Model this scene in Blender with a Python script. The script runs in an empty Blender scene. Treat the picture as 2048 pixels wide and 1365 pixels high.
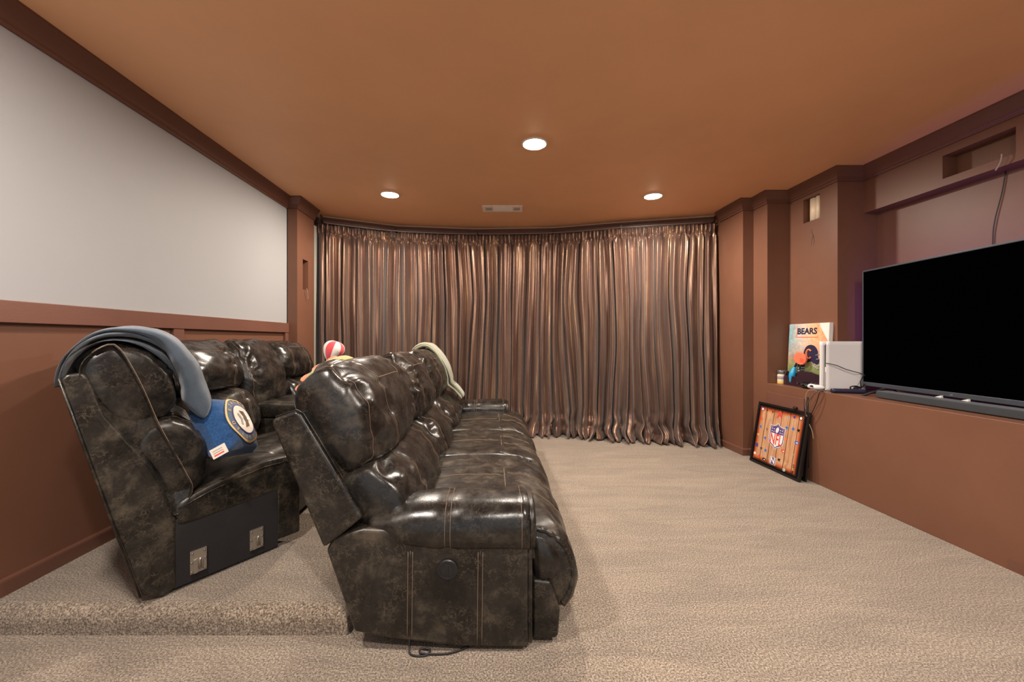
import bpy, bmesh, math, random
import numpy as np
from mathutils import Vector, Matrix

C = bpy.context.scene.collection
SC = bpy.context.scene
random.seed(7)

# ------------------------------------------------------------------ camera, world, lights, exposure
cam = bpy.data.cameras.new('camera')
cam.sensor_width = 36.0
cam.lens = 800.0 / 2048.0 * 36.0
cam.shift_y = -2.5 / 2048.0
cam_ob = bpy.data.objects.new('camera', cam)
C.objects.link(cam_ob)
cam_ob.location = (0, 0, 1.15)
cam_ob.rotation_euler = (math.pi / 2, 0, 0)
SC.camera = cam_ob

world = bpy.data.worlds.new('world')
SC.world = world
world.use_nodes = True
bg = world.node_tree.nodes['Background']
bg.inputs[0].default_value = (0.96, 0.97, 1.0, 1)
bg.inputs[1].default_value = 0.46

SC.view_settings.view_transform = 'Standard'
SC.view_settings.look = 'None'
SC.view_settings.gamma = 1.0
SC.view_settings.use_curve_mapping = False
SC.view_settings.exposure = 0.64

CEIL = 2.54


def lamp(name, kind, loc, energy, color, size=0.15, rot=(0, 0, 0), size_y=None, spread=None):
    l = bpy.data.lights.new(name, kind)
    l.energy = energy
    l.color = color
    if kind == 'AREA':
        l.shape = 'DISK' if size_y is None else 'RECTANGLE'
        l.size = size
        if size_y is not None:
            l.size_y = size_y
        if spread is not None:
            l.spread = spread
    else:
        l.shadow_soft_size = size
    o = bpy.data.objects.new(name, l)
    C.objects.link(o)
    o.location = loc
    o.rotation_euler = rot
    return o


WARM = (1.0, 0.89, 0.77)
LIGHTS = [(0.159, 2.83), (-1.165, 3.82), (1.361, 3.861)]
for i, (x, y) in enumerate(LIGHTS):
    lamp('downlight_lamp', 'AREA', (x, y, CEIL - 0.035), 30, WARM, 0.13)
# the same row of downlights goes on behind the camera
for x, y in [(-1.2, 0.75), (1.5, 0.75), (0.15, -0.3)]:
    lamp('rear_downlight_lamp', 'AREA', (x, y, CEIL - 0.035), 32, (1.0, 0.91, 0.82), 0.13)

# ------------------------------------------------------------------ small numeric helpers
def _hash(ix, iy, seed):
    h = (ix.astype(np.int64) * 374761393 + iy.astype(np.int64) * 668265263 + seed * 974711) & 0xffffffff
    h = ((h ^ (h >> 13)) * 1274126177) & 0xffffffff
    h = h ^ (h >> 16)
    return (h & 0xffffff) / float(0xffffff)


def vn(x, y, seed=0):
    x = np.asarray(x, float); y = np.asarray(y, float)
    x, y = np.broadcast_arrays(x, y)
    ix = np.floor(x); iy = np.floor(y)
    fx = x - ix; fy = y - iy
    fx = fx * fx * (3 - 2 * fx); fy = fy * fy * (3 - 2 * fy)
    a = _hash(ix, iy, seed); b = _hash(ix + 1, iy, seed)
    c = _hash(ix, iy + 1, seed); d = _hash(ix + 1, iy + 1, seed)
    return (a + (b - a) * fx + (c - a) * fy + (a - b - c + d) * fx * fy) * 2 - 1


def fbm(x, y, seed=0, oct=3):
    s = 0; amp = 1; tot = 0
    for o in range(oct):
        s = s + amp * vn(np.asarray(x) * 2 ** o, np.asarray(y) * 2 ** o, seed + o * 17)
        tot += amp; amp *= 0.5
    return s / tot


def resample(pts, n, closed=True):
    p = np.array(pts, float)
    m = len(p)
    out = []
    segs = m if closed else m - 1
    for i in range(segs):
        if closed:
            p0, p1, p2, p3 = p[(i - 1) % m], p[i], p[(i + 1) % m], p[(i + 2) % m]
        else:
            p0, p1, p2, p3 = p[max(i - 1, 0)], p[i], p[i + 1], p[min(i + 2, m - 1)]
        for k in range(16):
            t = k / 16.0
            out.append(0.5 * ((2 * p1) + (-p0 + p2) * t + (2 * p0 - 5 * p1 + 4 * p2 - p3) * t * t
                              + (-p0 + 3 * p1 - 3 * p2 + p3) * t ** 3))
    if not closed:
        out.append(p[-1])
    q = np.array(out)
    loop = np.vstack([q, q[:1]]) if closed else q
    d = np.concatenate([[0], np.cumsum(np.linalg.norm(np.diff(loop, axis=0), axis=1))])
    tt = np.linspace(0, d[-1], n + 1)[:-1] if closed else np.linspace(0, d[-1], n)
    return np.stack([np.interp(tt, d, loop[:, k]) for k in range(p.shape[1])], 1)


# ------------------------------------------------------------------ mesh builder
class MB:
    def __init__(s):
        s.v = []; s.f = []

    def box(s, x0, x1, y0, y1, z0, z1):
        return s.hexa([(x0, y0), (x1, y0), (x1, y1), (x0, y1)], z0, z1)

    def hexa(s, poly, z0, z1):
        n = len(poly); b = len(s.v)
        s.v += [(p[0], p[1], z0) for p in poly] + [(p[0], p[1], z1) for p in poly]
        s.f.append(tuple(b + i for i in reversed(range(n))))
        s.f.append(tuple(b + n + i for i in range(n)))
        for i in range(n):
            j = (i + 1) % n
            s.f.append((b + i, b + j, b + n + j, b + n + i))
        return s

    def solid(s, ring0, ring1):
        """two matching rings of 3D points, capped"""
        n = len(ring0); b = len(s.v)
        s.v += [tuple(p) for p in ring0] + [tuple(p) for p in ring1]
        s.f.append(tuple(b + i for i in reversed(range(n))))
        s.f.append(tuple(b + n + i for i in range(n)))
        for i in range(n):
            j = (i + 1) % n
            s.f.append((b + i, b + j, b + n + j, b + n + i))
        return s

    def obox(s, o, u, v, w):
        """box from corner o with edge vectors u, v, w"""
        o, u, v, w = [np.array(a, float) for a in (o, u, v, w)]
        return s.solid([o, o + u, o + u + v, o + v], [o + w, o + u + w, o + u + v + w, o + v + w])

    def grid(s, P, cj=False, ci=False, cap=False):
        P = np.asarray(P); ni, nj = P.shape[:2]; b = len(s.v)
        s.v += [tuple(p) for p in P.reshape(-1, 3)]
        for i in range(ni if ci else ni - 1):
            i2 = (i + 1) % ni
            for j in range(nj if cj else nj - 1):
                j2 = (j + 1) % nj
                s.f.append((b + i * nj + j, b + i * nj + j2, b + i2 * nj + j2, b + i2 * nj + j))
        if cap:
            s.f.append(tuple(b + j for j in reversed(range(nj))))
            s.f.append(tuple(b + (ni - 1) * nj + j for j in range(nj)))
        return s

    def tube(s, pts, r, sides=6, closed=False):
        p = np.array(pts, float); n = len(p)
        if n < 2:
            return s
        t = np.gradient(p, axis=0)
        t /= np.maximum(np.linalg.norm(t, axis=1, keepdims=True), 1e-9)
        ref = np.array([0.13, 0.31, 0.94])
        rr = r if np.ndim(r) else np.full(n, r)
        rings = []
        prev = None
        for i in range(n):
            a = prev if prev is not None else np.cross(t[i], ref)
            a = a - t[i] * np.dot(a, t[i])
            if np.linalg.norm(a) < 1e-6:
                a = np.cross(t[i], [1, 0, 0])
            a /= np.linalg.norm(a); prev = a
            c = np.cross(t[i], a)
            rings.append([p[i] + rr[i] * (math.cos(k * 2 * math.pi / sides) * a + math.sin(k * 2 * math.pi / sides) * c)
                          for k in range(sides)])
        s.grid(np.array(rings), cj=True, cap=True)
        return s

    def lathe(s, prof, center, axis=(0, 0, 1), n=24):
        """prof: (radius, height)"""
        ax = Vector(axis).normalized()
        q = Vector((0, 0, 1)).rotation_difference(ax)
        rows = []
        for r, h in prof:
            rows.append([tuple(Vector(center) + q @ Vector((r * math.cos(k * 2 * math.pi / n), r * math.sin(k * 2 * math.pi / n), h)))
                         for k in range(n)])
        s.grid(np.array(rows), cj=True, cap=True)
        return s

    def ball(s, c, r, n=12, m=8):
        rx, ry, rz = (r, r, r) if not hasattr(r, '__len__') else r
        rows = []
        for i in range(m + 1):
            a = -math.pi / 2 + math.pi * (i * 0.98 + 0.01 * m) / m
            rows.append([(c[0] + rx * math.cos(a) * math.cos(k * 2 * math.pi / n),
                          c[1] + ry * math.cos(a) * math.sin(k * 2 * math.pi / n),
                          c[2] + rz * math.sin(a)) for k in range(n)])
        return s.grid(np.array(rows), cj=True, cap=True)

    def flat(s, pts):
        b = len(s.v)
        s.v += [tuple(p) for p in pts]
        s.f.append(tuple(b + i for i in range(len(pts))))
        return s

    def build(s, name, mat, parent=None, smooth=False, bevel=0, seg=2, sub=0, kind=None, label=None):
        me = bpy.data.meshes.new(name)
        off = np.array(parent_loc(parent)) if parent else np.zeros(3)
        v = (np.array(s.v) - off).tolist()
        me.from_pydata(v, [], s.f)
        bm = bmesh.new(); bm.from_mesh(me)
        bmesh.ops.recalc_face_normals(bm, faces=bm.faces)
        bm.to_mesh(me); bm.free()
        if smooth:
            me.polygons.foreach_set('use_smooth', [True] * len(me.polygons))
        me.materials.append(mat)
        o = bpy.data.objects.new(name, me)
        C.objects.link(o)
        if parent:
            o.parent = parent
        if bevel:
            b = o.modifiers.new('bevel', 'BEVEL'); b.width = bevel; b.segments = seg; b.limit_method = 'ANGLE'
            b.angle_limit = math.radians(40)
            me.polygons.foreach_set('use_smooth', [True] * len(me.polygons))
            w = o.modifiers.new('wn', 'WEIGHTED_NORMAL'); w.keep_sharp = True
        if sub:
            m = o.modifiers.new('sub', 'SUBSURF'); m.levels = sub; m.render_levels = sub
        if kind:
            o['kind'] = kind
        if label:
            o['label'] = label
        me.update()
        return o


def parent_loc(p):
    v = Vector((0, 0, 0))
    while p:
        v += p.location; p = p.parent
    return tuple(v)


def thing(name, label, cat, loc, group=None):
    o = bpy.data.objects.new(name, None)
    C.objects.link(o)
    o.location = loc
    o.empty_display_size = 0.05
    o['label'] = label; o['category'] = cat
    if group:
        o['group'] = group
    return o


def tag(o, label, cat, group=None):
    o['label'] = label; o['category'] = cat
    if group:
        o['group'] = group
    return o


def struct(o):
    o['kind'] = 'structure'
    return o


# ------------------------------------------------------------------ materials
def mat(name, color, rough=0.5, metal=0.0, spec=0.5, emit=None, estr=1.0):
    m = bpy.data.materials.new(name); m.use_nodes = True
    b = m.node_tree.nodes['Principled BSDF']
    b.inputs['Base Color'].default_value = (*color, 1)
    b.inputs['Roughness'].default_value = rough
    b.inputs['Metallic'].default_value = metal
    b.inputs['Specular IOR Level'].default_value = spec
    if emit:
        b.inputs['Emission Color'].default_value = (*emit, 1)
        b.inputs['Emission Strength'].default_value = estr
    return m


class N:
    """tiny node-graph helper"""
    def __init__(s, m):
        s.t = m.node_tree; s.b = m.node_tree.nodes['Principled BSDF']

    def n(s, typ, **kw):
        x = s.t.nodes.new(typ)
        for k, v in kw.items():
            if k in x.inputs.keys():
                x.inputs[k].default_value = v
            else:
                setattr(x, k, v)
        return x

    def l(s, a, b):
        s.t.links.new(a, b)

    def coords(s, scale=(1, 1, 1), out='Object'):
        tc = s.n('ShaderNodeTexCoord'); mp = s.n('ShaderNodeMapping')
        mp.inputs['Scale'].default_value = scale
        s.l(tc.outputs[out], mp.inputs[0])
        return mp.outputs[0]

    def noise(s, vec, scale, detail=4, rough=0.5, dist=0.0):
        x = s.n('ShaderNodeTexNoise')
        x.inputs['Scale'].default_value = scale; x.inputs['Detail'].default_value = detail
        x.inputs['Roughness'].default_value = rough; x.inputs['Distortion'].default_value = dist
        if vec:
            s.l(vec, x.inputs['Vector'])
        return x.outputs['Fac']

    def ramp(s, fac, stops):
        r = s.n('ShaderNodeValToRGB')
        el = r.color_ramp.elements
        while len(el) < len(stops):
            el.new(0.5)
        for e, (p, c) in zip(el, stops):
            e.position = p; e.color = (*c, 1) if len(c) == 3 else c
        s.l(fac, r.inputs[0])
        return r.outputs[0]

    def mix(s, fac, a, b, mode='MIX'):
        x = s.n('ShaderNodeMix', data_type='RGBA', blend_type=mode)
        for i, v in ((0, fac), (6, a), (7, b)):
            if hasattr(v, 'links'):
                s.l(v, x.inputs[i])
            else:
                x.inputs[i].default_value = v if not isinstance(v, tuple) or len(v) == 4 else (*v, 1)
        return x.outputs[2]

    def bump(s, h, strength, dist=0.01, prev=None):
        x = s.n('ShaderNodeBump')
        x.inputs['Strength'].default_value = strength; x.inputs['Distance'].default_value = dist
        s.l(h, x.inputs['Height'])
        if prev:
            s.l(prev, x.inputs['Normal'])
        return x.outputs[0]


def leather(name, dark, mid, vein, rough=0.34):
    m = mat(name, mid, rough); g = N(m)
    v = g.coords()
    n1 = g.noise(v, 8.0, 10, 0.68, 0.25)
    base = g.ramp(n1, [(0.36, dark), (0.53, mid), (0.74, vein)])
    n2 = g.noise(v, 34.0, 9, 0.66, 0.35)
    veins = g.ramp(n2, [(0.470, (0, 0, 0)), (0.497, (1, 1, 1)), (0.524, (0, 0, 0))])
    n5 = g.noise(v, 13.0, 6, 0.6, 0.2)
    patch = g.ramp(n5, [(0.42, (0, 0, 0)), (0.62, (0.85, 0.85, 0.85))])
    mm = g.t.nodes.new('ShaderNodeMath'); mm.operation = 'MULTIPLY'
    g.l(veins, mm.inputs[0]); g.l(patch, mm.inputs[1])
    col = g.mix(mm.outputs[0], base, vein)
    g.l(col, g.b.inputs['Base Color'])
    rr = g.ramp(n1, [(0.3, (rough - 0.06,) * 3), (0.7, (rough + 0.10,) * 3)])
    g.l(rr, g.b.inputs['Roughness'])
    n3 = g.noise(v, 320.0, 3, 0.5)
    n4 = g.noise(v, 30.0, 5, 0.55, 0.6)
    b1 = g.bump(n4, 0.12, 0.005)
    g.l(g.bump(n3, 0.10, 0.002, b1), g.b.inputs['Normal'])
    return m


def paint(name, col, rough=0.5, var=0.10, spec=0.4, grain=None):
    m = mat(name, col, rough, spec=spec); g = N(m)
    v = g.coords()
    n = g.noise(v, 1.3, 4, 0.6)
    a = tuple(c * (1 - var) for c in col); b = tuple(min(1, c * (1 + var)) for c in col)
    c = g.ramp(n, [(0.3, a), (0.7, b)])
    g.l(c, g.b.inputs['Base Color'])
    nb = g.noise(v, 190.0, 3, 0.5)
    bb = g.bump(nb, 0.10, 0.002)
    if grain:
        v2 = g.coords(grain)
        ng = g.noise(v2, 30, 4, 0.6, 0.4)
        bb = g.bump(ng, 0.25, 0.002, bb)
    g.l(bb, g.b.inputs['Normal'])
    return m


def fabric(name, col, col2, scale=400, rough=0.9, bump=0.4, sheen=0.3, dist=0.003):
    m = mat(name, col, rough, spec=0.2); g = N(m)
    v = g.coords()
    n = g.noise(v, scale, 3, 0.6)
    n0 = g.noise(v, 9, 4, 0.6)
    c = g.ramp(n, [(0.3, col), (0.7, col2)])
    c2 = g.mix(0.35, c, g.ramp(n0, [(0.3, col), (0.7, col2)]))
    g.l(c2, g.b.inputs['Base Color'])
    g.b.inputs['Sheen Weight'].default_value = sheen
    g.l(g.bump(n, bump, dist), g.b.inputs['Normal'])
    return m


M = {}
M['leather'] = leather('dark_leather', (0.005, 0.0045, 0.0038), (0.018, 0.0155, 0.0125), (0.098, 0.076, 0.052), 0.33)
M['leather_shiny'] = leather('cushion_leather', (0.005, 0.0045, 0.0042), (0.015, 0.0132, 0.0115), (0.070, 0.056, 0.042), 0.25)
M['thread'] = mat('tan_thread', (0.20, 0.13, 0.08), 0.7)
M['black_fabric'] = fabric('black_underlining', (0.016, 0.014, 0.015), (0.030, 0.027, 0.027), 600, 0.8, 0.2, 0.1)
M['brown'] = paint('brown_wall_paint', (0.175, 0.077, 0.046), 0.42)
M['brown_trim'] = paint('brown_trim_paint', (0.150, 0.066, 0.044), 0.36, 0.06)
M['brown_wood'] = paint('brown_stained_wood', (0.170, 0.074, 0.052), 0.40, 0.12, grain=(14, 1, 14))
M['ceiling'] = paint('orange_brown_ceiling_paint', (0.87, 0.475, 0.255), 0.55, 0.05)
M['white_wall'] = paint('white_screen_wall_paint', (0.380, 0.378, 0.386), 0.6, 0.02)
M['cream'] = mat('cream_caulk', (0.55, 0.42, 0.32), 0.6)
M['white_trim'] = mat('white_window_paint', (0.42, 0.40, 0.34), 0.5)
M['vent'] = mat('cream_vent_enamel', (0.92, 0.82, 0.74), 0.45)
M['dark'] = mat('dark_gap', (0.02, 0.015, 0.012), 0.8)
M['lamp_glass'] = mat('lit_lamp', (1, 0.9, 0.75), 0.4, emit=(1.0, 0.80, 0.58), estr=30)
M['lamp_ring'] = mat('lamp_ring_white', (0.85, 0.75, 0.65), 0.4)
M['black_plastic'] = mat('black_plastic', (0.012, 0.012, 0.013), 0.35)
M['screen'] = mat('television_glass', (0.0005, 0.0005, 0.0006), 0.55, spec=0.0)
M['bezel'] = mat('bezel_blue_lit', (0.075, 0.085, 0.105), 0.35, 0.4)  # bluish light falling on the frame is put into its colour
M['soundbar'] = fabric('soundbar_cloth', (0.030, 0.034, 0.038), (0.055, 0.060, 0.066), 900, 0.75, 0.25, 0.1, 0.001)
M['soundbar_top_lit'] = mat('soundbar_top_lit', (0.13, 0.145, 0.165), 0.4)  # paler blue-grey: television light on the top, put into the colour
M['white_plastic'] = mat('white_plastic', (0.72, 0.70, 0.70), 0.35)
M['metal'] = mat('zinc_bracket', (0.50, 0.46, 0.40), 0.38, 0.85)
M['steel'] = mat('steel_rod', (0.20, 0.19, 0.18), 0.4, 0.7)
M['cord'] = mat('black_cord', (0.012, 0.011, 0.012), 0.5)
M['grey_cord'] = mat('grey_cord', (0.10, 0.075, 0.065), 0.5)
M['pale_cord'] = mat('pale_cord', (0.38, 0.29, 0.23), 0.5)
M['led'] = mat('violet_led', (0.3, 0.2, 0.9), 0.5, emit=(0.22, 0.12, 1.0), estr=15)
M['navy'] = mat('navy_print', (0.018, 0.016, 0.055), 0.5)
M['orange'] = mat('orange_print', (0.80, 0.22, 0.06), 0.5)
M['red'] = mat('red_print', (0.66, 0.06, 0.05), 0.5)
M['white'] = mat('white_print', (0.80, 0.76, 0.72), 0.5)
M['blue_print'] = mat('blue_print', (0.05, 0.13, 0.50), 0.5)
M['violet_print'] = mat('violet_print', (0.085, 0.045, 0.20), 0.5)
M['green_print'] = mat('green_print', (0.10, 0.20, 0.05), 0.6)
M['grey_print'] = mat('grey_print', (0.32, 0.30, 0.30), 0.5)
M['gold'] = mat('gold_print', (0.62, 0.38, 0.14), 0.6)
M['black_frame'] = mat('black_frame_wood', (0.010, 0.008, 0.008), 0.3)
M['plum'] = mat('plum_leatherette', (0.030, 0.010, 0.018), 0.35)
M['cyan'] = mat('cyan_plastic', (0.02, 0.33, 0.62), 0.35)
M['remote'] = mat('grey_remote', (0.10, 0.10, 0.11), 0.45)
M['coral'] = mat('coral_rubber', (0.85, 0.18, 0.09), 0.5)
M['wax'] = mat('candle_wax', (0.70, 0.48, 0.14), 0.4)
M['label_paper'] = mat('label_paper', (0.72, 0.62, 0.52), 0.6)
M['blue_fleece'] = fabric('blue_grey_fleece', (0.028, 0.043, 0.060), (0.095, 0.125, 0.165), 520, 0.95, 0.6, 0.45, 0.003)
M['green_fleece'] = fabric('sage_fleece', (0.19, 0.20, 0.125), (0.32, 0.32, 0.22), 300, 0.95, 0.8, 0.5, 0.004)
M['cream_fleece'] = fabric('cream_fleece', (0.50, 0.45, 0.38), (0.62, 0.58, 0.50), 300, 0.95, 0.8, 0.5, 0.004)
M['blue_plush'] = fabric('royal_blue_plush', (0.004, 0.030, 0.105), (0.020, 0.080, 0.21), 120, 0.8, 0.6, 0.25, 0.004)
M['slate_plush'] = fabric('slate_blue_plush', (0.050, 0.080, 0.135), (0.085, 0.120, 0.185), 260, 0.85, 0.4, 0.2, 0.002)
M['felt_green'] = fabric('yellow_green_felt', (0.34, 0.33, 0.10), (0.46, 0.44, 0.17), 500, 0.9, 0.3, 0.3, 0.001)
M['felt_orange'] = fabric('orange_felt', (0.78, 0.20, 0.08), (0.86, 0.28, 0.13), 500, 0.9, 0.3, 0.3, 0.001)
M['felt_red'] = fabric('red_felt', (0.72, 0.07, 0.09), (0.80, 0.12, 0.14), 500, 0.9, 0.3, 0.3, 0.001)
M['felt_white'] = fabric('white_felt', (0.76, 0.72, 0.66), (0.84, 0.80, 0.74), 500, 0.9, 0.3, 0.3, 0.001)
M['wicker'] = mat('brown_basket', (0.10, 0.06, 0.035), 0.7)


def carpet():
    m = mat('beige_carpet', (0.34, 0.26, 0.19), 0.95, spec=0.1); g = N(m)
    v = g.coords()
    n1 = g.noise(v, 150, 3, 0.8)
    c = g.ramp(n1, [(0.36, (0.060, 0.041, 0.027)), (0.50, (0.255, 0.198, 0.145)), (0.64, (0.55, 0.465, 0.365))])
    n2 = g.noise(g.coords((0.7, 3.2, 1)), 2.6, 5, 0.6, 0.8)
    streak = g.ramp(n2, [(0.36, (0.83, 0.82, 0.82)), (0.66, (1.08, 1.07, 1.06))])
    c = g.mix(1.0, c, streak, 'MULTIPLY')
    g.l(c, g.b.inputs['Base Color'])
    g.b.inputs['Sheen Weight'].default_value = 0.25
    n3 = g.noise(v, 150, 4, 0.7)
    g.l(g.bump(n3, 0.7, 0.010), g.b.inputs['Normal'])
    return m


M['carpet'] = carpet()


def silk():
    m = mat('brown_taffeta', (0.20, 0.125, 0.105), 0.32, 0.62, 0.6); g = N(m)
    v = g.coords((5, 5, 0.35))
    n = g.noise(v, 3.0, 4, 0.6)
    c = g.ramp(n, [(0.30, (0.125, 0.066, 0.054)), (0.55, (0.245, 0.143, 0.100)), (0.75, (0.45, 0.30, 0.185))])  # upright streaks: tan highlights and darker folds put into the colour
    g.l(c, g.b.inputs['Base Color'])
    nb = g.noise(g.coords((1, 1, 0.12)), 60, 5, 0.6, 0.3)
    nf = g.noise(g.coords((1, 1, 1)), 38, 4, 0.6, 1.2)
    b1 = g.bump(nb, 0.06, 0.004)
    g.l(g.bump(nf, 0.10, 0.004, b1), g.b.inputs['Normal'])
    g.b.inputs['Sheen Weight'].default_value = 0.15
    return m


M['silk'] = silk()

# ------------------------------------------------------------------ room shell
YB = -1.5                                   # where the modelled room ends behind the camera


def lx(d):                                  # left wall face
    return -2.0 - 0.0525 * d


def fx_(d):                                 # face of the media ledge
    return 2.426 - 0.046 * (d - 3.262)


def rx_(x0, d0, d):                         # a line in the room's direction through (x0, d0)
    return x0 - 0.0525 * (d - d0)


BAY = [(-2.124, 4.29), (-2.13, 4.50), (-1.39, 4.87), (-0.475, 5.00), (0.50, 4.95), (1.28, 4.72), (2.265, 4.48), (2.273, 4.34)]

b = MB(); b.hexa([(-2.6, YB), (3.4, YB), (3.4, 4.6), (0.6, 5.4), (-2.6, 5.2)], -0.1, 0.0)
struct(b.build('floor', M['carpet']))

# raised carpeted platform under the rear row: front edge rounded over
b = MB()
xr0, xr1 = -0.64, -0.80
prof = []
for a in np.linspace(0, math.pi / 2, 6):
    prof.append((0.025 * (1 - math.sin(a)), 0.075 + 0.025 * math.sin(a)))
pts_out = [(-2.35, 1.555), (xr0, 1.555), (xr1, 4.45), (-2.35, 4.45)]
rows = []
for o, z in [(0, 0.0), (0.0, 0.03)] + [(0.055 - 0.055 * math.cos(a), 0.045 + 0.055 * math.sin(a)) for a in np.linspace(0, math.pi / 2, 6)]:
    rows.append([(-2.35, 1.555 + o, z), (xr0 - o, 1.555 + o, z), (xr1 - o, 4.45, z), (-2.35, 4.45, z)])
b.grid(np.array(rows), cj=True, cap=True)
struct(b.build('floor_platform', M['carpet'], smooth=False))

b = MB(); b.hexa([(-2.6, YB), (3.4, YB), (3.4, 4.6), (0.6, 5.4), (-2.6, 5.2)], CEIL, CEIL + 0.1)
ceil = struct(b.build('ceiling', M['ceiling']))

# left wall: white upper part, brown panelled lower part
RT = 1.312
b = MB(); b.hexa([(lx(YB), YB), (lx(3.92), 3.92), (lx(3.92) - 0.15, 3.92), (lx(YB) - 0.15, YB)], RT - 0.05, CEIL)
struct(b.build('wall_left', M['white_wall']))
b = MB(); b.hexa([(lx(YB) - 0.004, YB), (lx(3.92) - 0.004, 3.92), (lx(3.92) - 0.15, 3.92), (lx(YB) - 0.15, YB)], 0.0, RT - 0.05)
struct(b.build('wall_left_wainscot', M['brown']))
wt = bpy.data.objects.new('trim_1', None); C.objects.link(wt); wt['kind'] = 'structure'
wt.location = (lx(2), 2, RT)
b = MB(); b.hexa([(lx(YB) + 0.024, YB), (lx(3.92) + 0.024, 3.915), (lx(3.92) - 0.02, 3.915), (lx(YB) - 0.02, YB)], RT - 0.092, RT)
b.build('rail_board', M['brown_wood'], wt, bevel=0.003)
for d0, d1 in [(2.50, 2.585), (3.855, 3.915), (1.10, 1.185)]:
    b = MB(); b.hexa([(lx(d0) + 0.019, d0), (lx(d1) + 0.019, d1), (lx(d1) - 0.02, d1), (lx(d0) - 0.02, d0)], 0.1, RT - 0.0925)
    b.build('stile_board', M['brown_wood'], wt, bevel=0.002)


def holed_face(p0, p1, z0, z1, s0, s1, h0, h1, depth, nrm):
    """a wall face from p0 to p1 with a rectangular recess s0..s1 (along), h0..h1 (up)"""
    p0 = np.array(p0, float); p1 = np.array(p1, float); L = np.linalg.norm(p1 - p0); u = (p1 - p0) / L
    n = np.array(nrm, float); n /= np.linalg.norm(n)

    def P(s, z, dd=0.0):
        q = p0 + u * s - n * dd
        return (q[0], q[1], z)
    b = MB()
    S = [0, s0, s1, L]; Z = [z0, h0, h1, z1]
    for i in range(3):
        for j in range(3):
            if i == 1 and j == 1:
                continue
            b.flat([P(S[i], Z[j]), P(S[i + 1], Z[j]), P(S[i + 1], Z[j + 1]), P(S[i], Z[j + 1])])
    b.flat([P(s0, h0), P(s1, h0), P(s1, h0, depth), P(s0, h0, depth)])
    b.flat([P(s0, h1), P(s1, h1), P(s1, h1, depth), P(s0, h1, depth)])
    b.flat([P(s0, h0), P(s0, h1), P(s0, h1, depth), P(s0, h0, depth)])
    b.flat([P(s1, h0), P(s1, h1), P(s1, h1, depth), P(s1, h0, depth)])
    b.flat([P(s0, h0, depth), P(s1, h0, depth), P(s1, h1, depth), P(s0, h1, depth)])
    # sides, top, bottom and back so the face belongs to a solid wall
    D = depth + 0.03
    b.flat([P(0, z0), P(0, z1), P(0, z1, D), P(0, z0, D)])
    b.flat([P(L, z0), P(L, z1), P(L, z1, D), P(L, z0, D)])
    b.flat([P(0, z0), P(L, z0), P(L, z0, D), P(0, z0, D)])
    b.flat([P(0, z1), P(L, z1), P(L, z1, D), P(0, z1, D)])
    b.flat([P(0, z0, D), P(L, z0, D), P(L, z1, D), P(0, z1, D)])
    return b


# left pilaster (front face towards the camera, side face with a small speaker recess)
pl0, pl1, pl2 = (-2.206, 3.92), (-2.105, 3.92), (-2.124, 4.29)
b = MB(); b.hexa([(-2.35, 3.92), (-2.1052, 3.92), (-2.105, 3.923), (-2.35, 3.923)], 0, CEIL)
b.hexa([(-2.35, 3.92), (-2.20, 3.92), (-2.20, 4.6), (-2.35, 4.6)], 0, CEIL)
struct(b.build('wall_left_pilaster', M['brown']))
b = holed_face(pl1, pl2, 0, CEIL, 0.115, 0.235, 1.66, 1.965, 0.06, (1, 0.05))
struct(b.build('wall_left_pilaster_side', M['brown']))

# window bay behind the curtains
off = []
for (x, y) in BAY:
    off.append((x, y))
b = MB()
for i in range(len(BAY) - 1):
    (x0, y0), (x1, y1) = BAY[i], BAY[i + 1]
    b.hexa([(x0, y0 + 0.13), (x1, y1 + 0.13), (x1, y1 + 0.25), (x0, y0 + 0.25)], 0, CEIL)
struct(b.build('wall_back', M['brown']))
# a strip of white window head in every bay facet, seen through the gap over the curtains
for i in range(1, 6):
    (x0, y0), (x1, y1) = BAY[i], BAY[i + 1]
    q0 = (x0 + (x1 - x0) * 0.12, y0 + (y1 - y0) * 0.12); q1 = (x0 + (x1 - x0) * 0.88, y0 + (y1 - y0) * 0.88)
    b = MB(); b.hexa([(q0[0], q0[1] + 0.10), (q1[0], q1[1] + 0.10), (q1[0], q1[1] + 0.14), (q0[0], q0[1] + 0.14)], 0.5, 2.475)
    struct(b.build('window_%d' % i, M['white_trim']))
for x0, y0 in [(-2.164, 4.36), (2.292, 4.39)]:
    b = MB(); b.box(x0 - 0.008, x0 + 0.008, y0, y0 + 0.06, 0.05, 2.40)
    struct(b.build('trim_3', M['white_trim']))

# right side: stepped pilasters, alcove, television recess, soffit
b = MB(); b.hexa([(2.27, 4.62), (2.295, 3.974), (2.40, 3.974), (2.407, 3.77), (2.612, 3.77), (2.72, 3.77), (2.72, 4.62)], 0, CEIL)
struct(b.build('wall_right_pilaster', M['brown']))
a0, a1 = (2.612, 3.77), (2.641, 3.245)
b = holed_face(a0, a1, 0.7, CEIL, 0.17, 0.352, 2.195, 2.405, 0.15, (-1, -0.055))
struct(b.build('wall_right_alcove', M['brown']))
b = MB(); b.hexa([(2.6412, 3.245), (2.97, 3.245), (2.97, 3.255), (2.6412, 3.255)], 0.7, CEIL)
struct(b.build('wall_right_column', M['brown']))
b = MB(); b.hexa([(2.965, 3.25), (rx_(2.965, 3.245, YB), YB), (3.5, YB), (3.5, 3.25)], 0.0, CEIL)
struct(b.build('wall_right', M['brown']))
s0_, s1_ = (2.852, 3.245), (rx_(2.852, 3.245, YB), YB)
b = holed_face(s0_, s1_, 2.176, CEIL, 0.568, 0.943, 2.226, 2.380, 0.10, (-1, -0.0525))
struct(b.build('wall_right_soffit', M['brown']))


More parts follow.
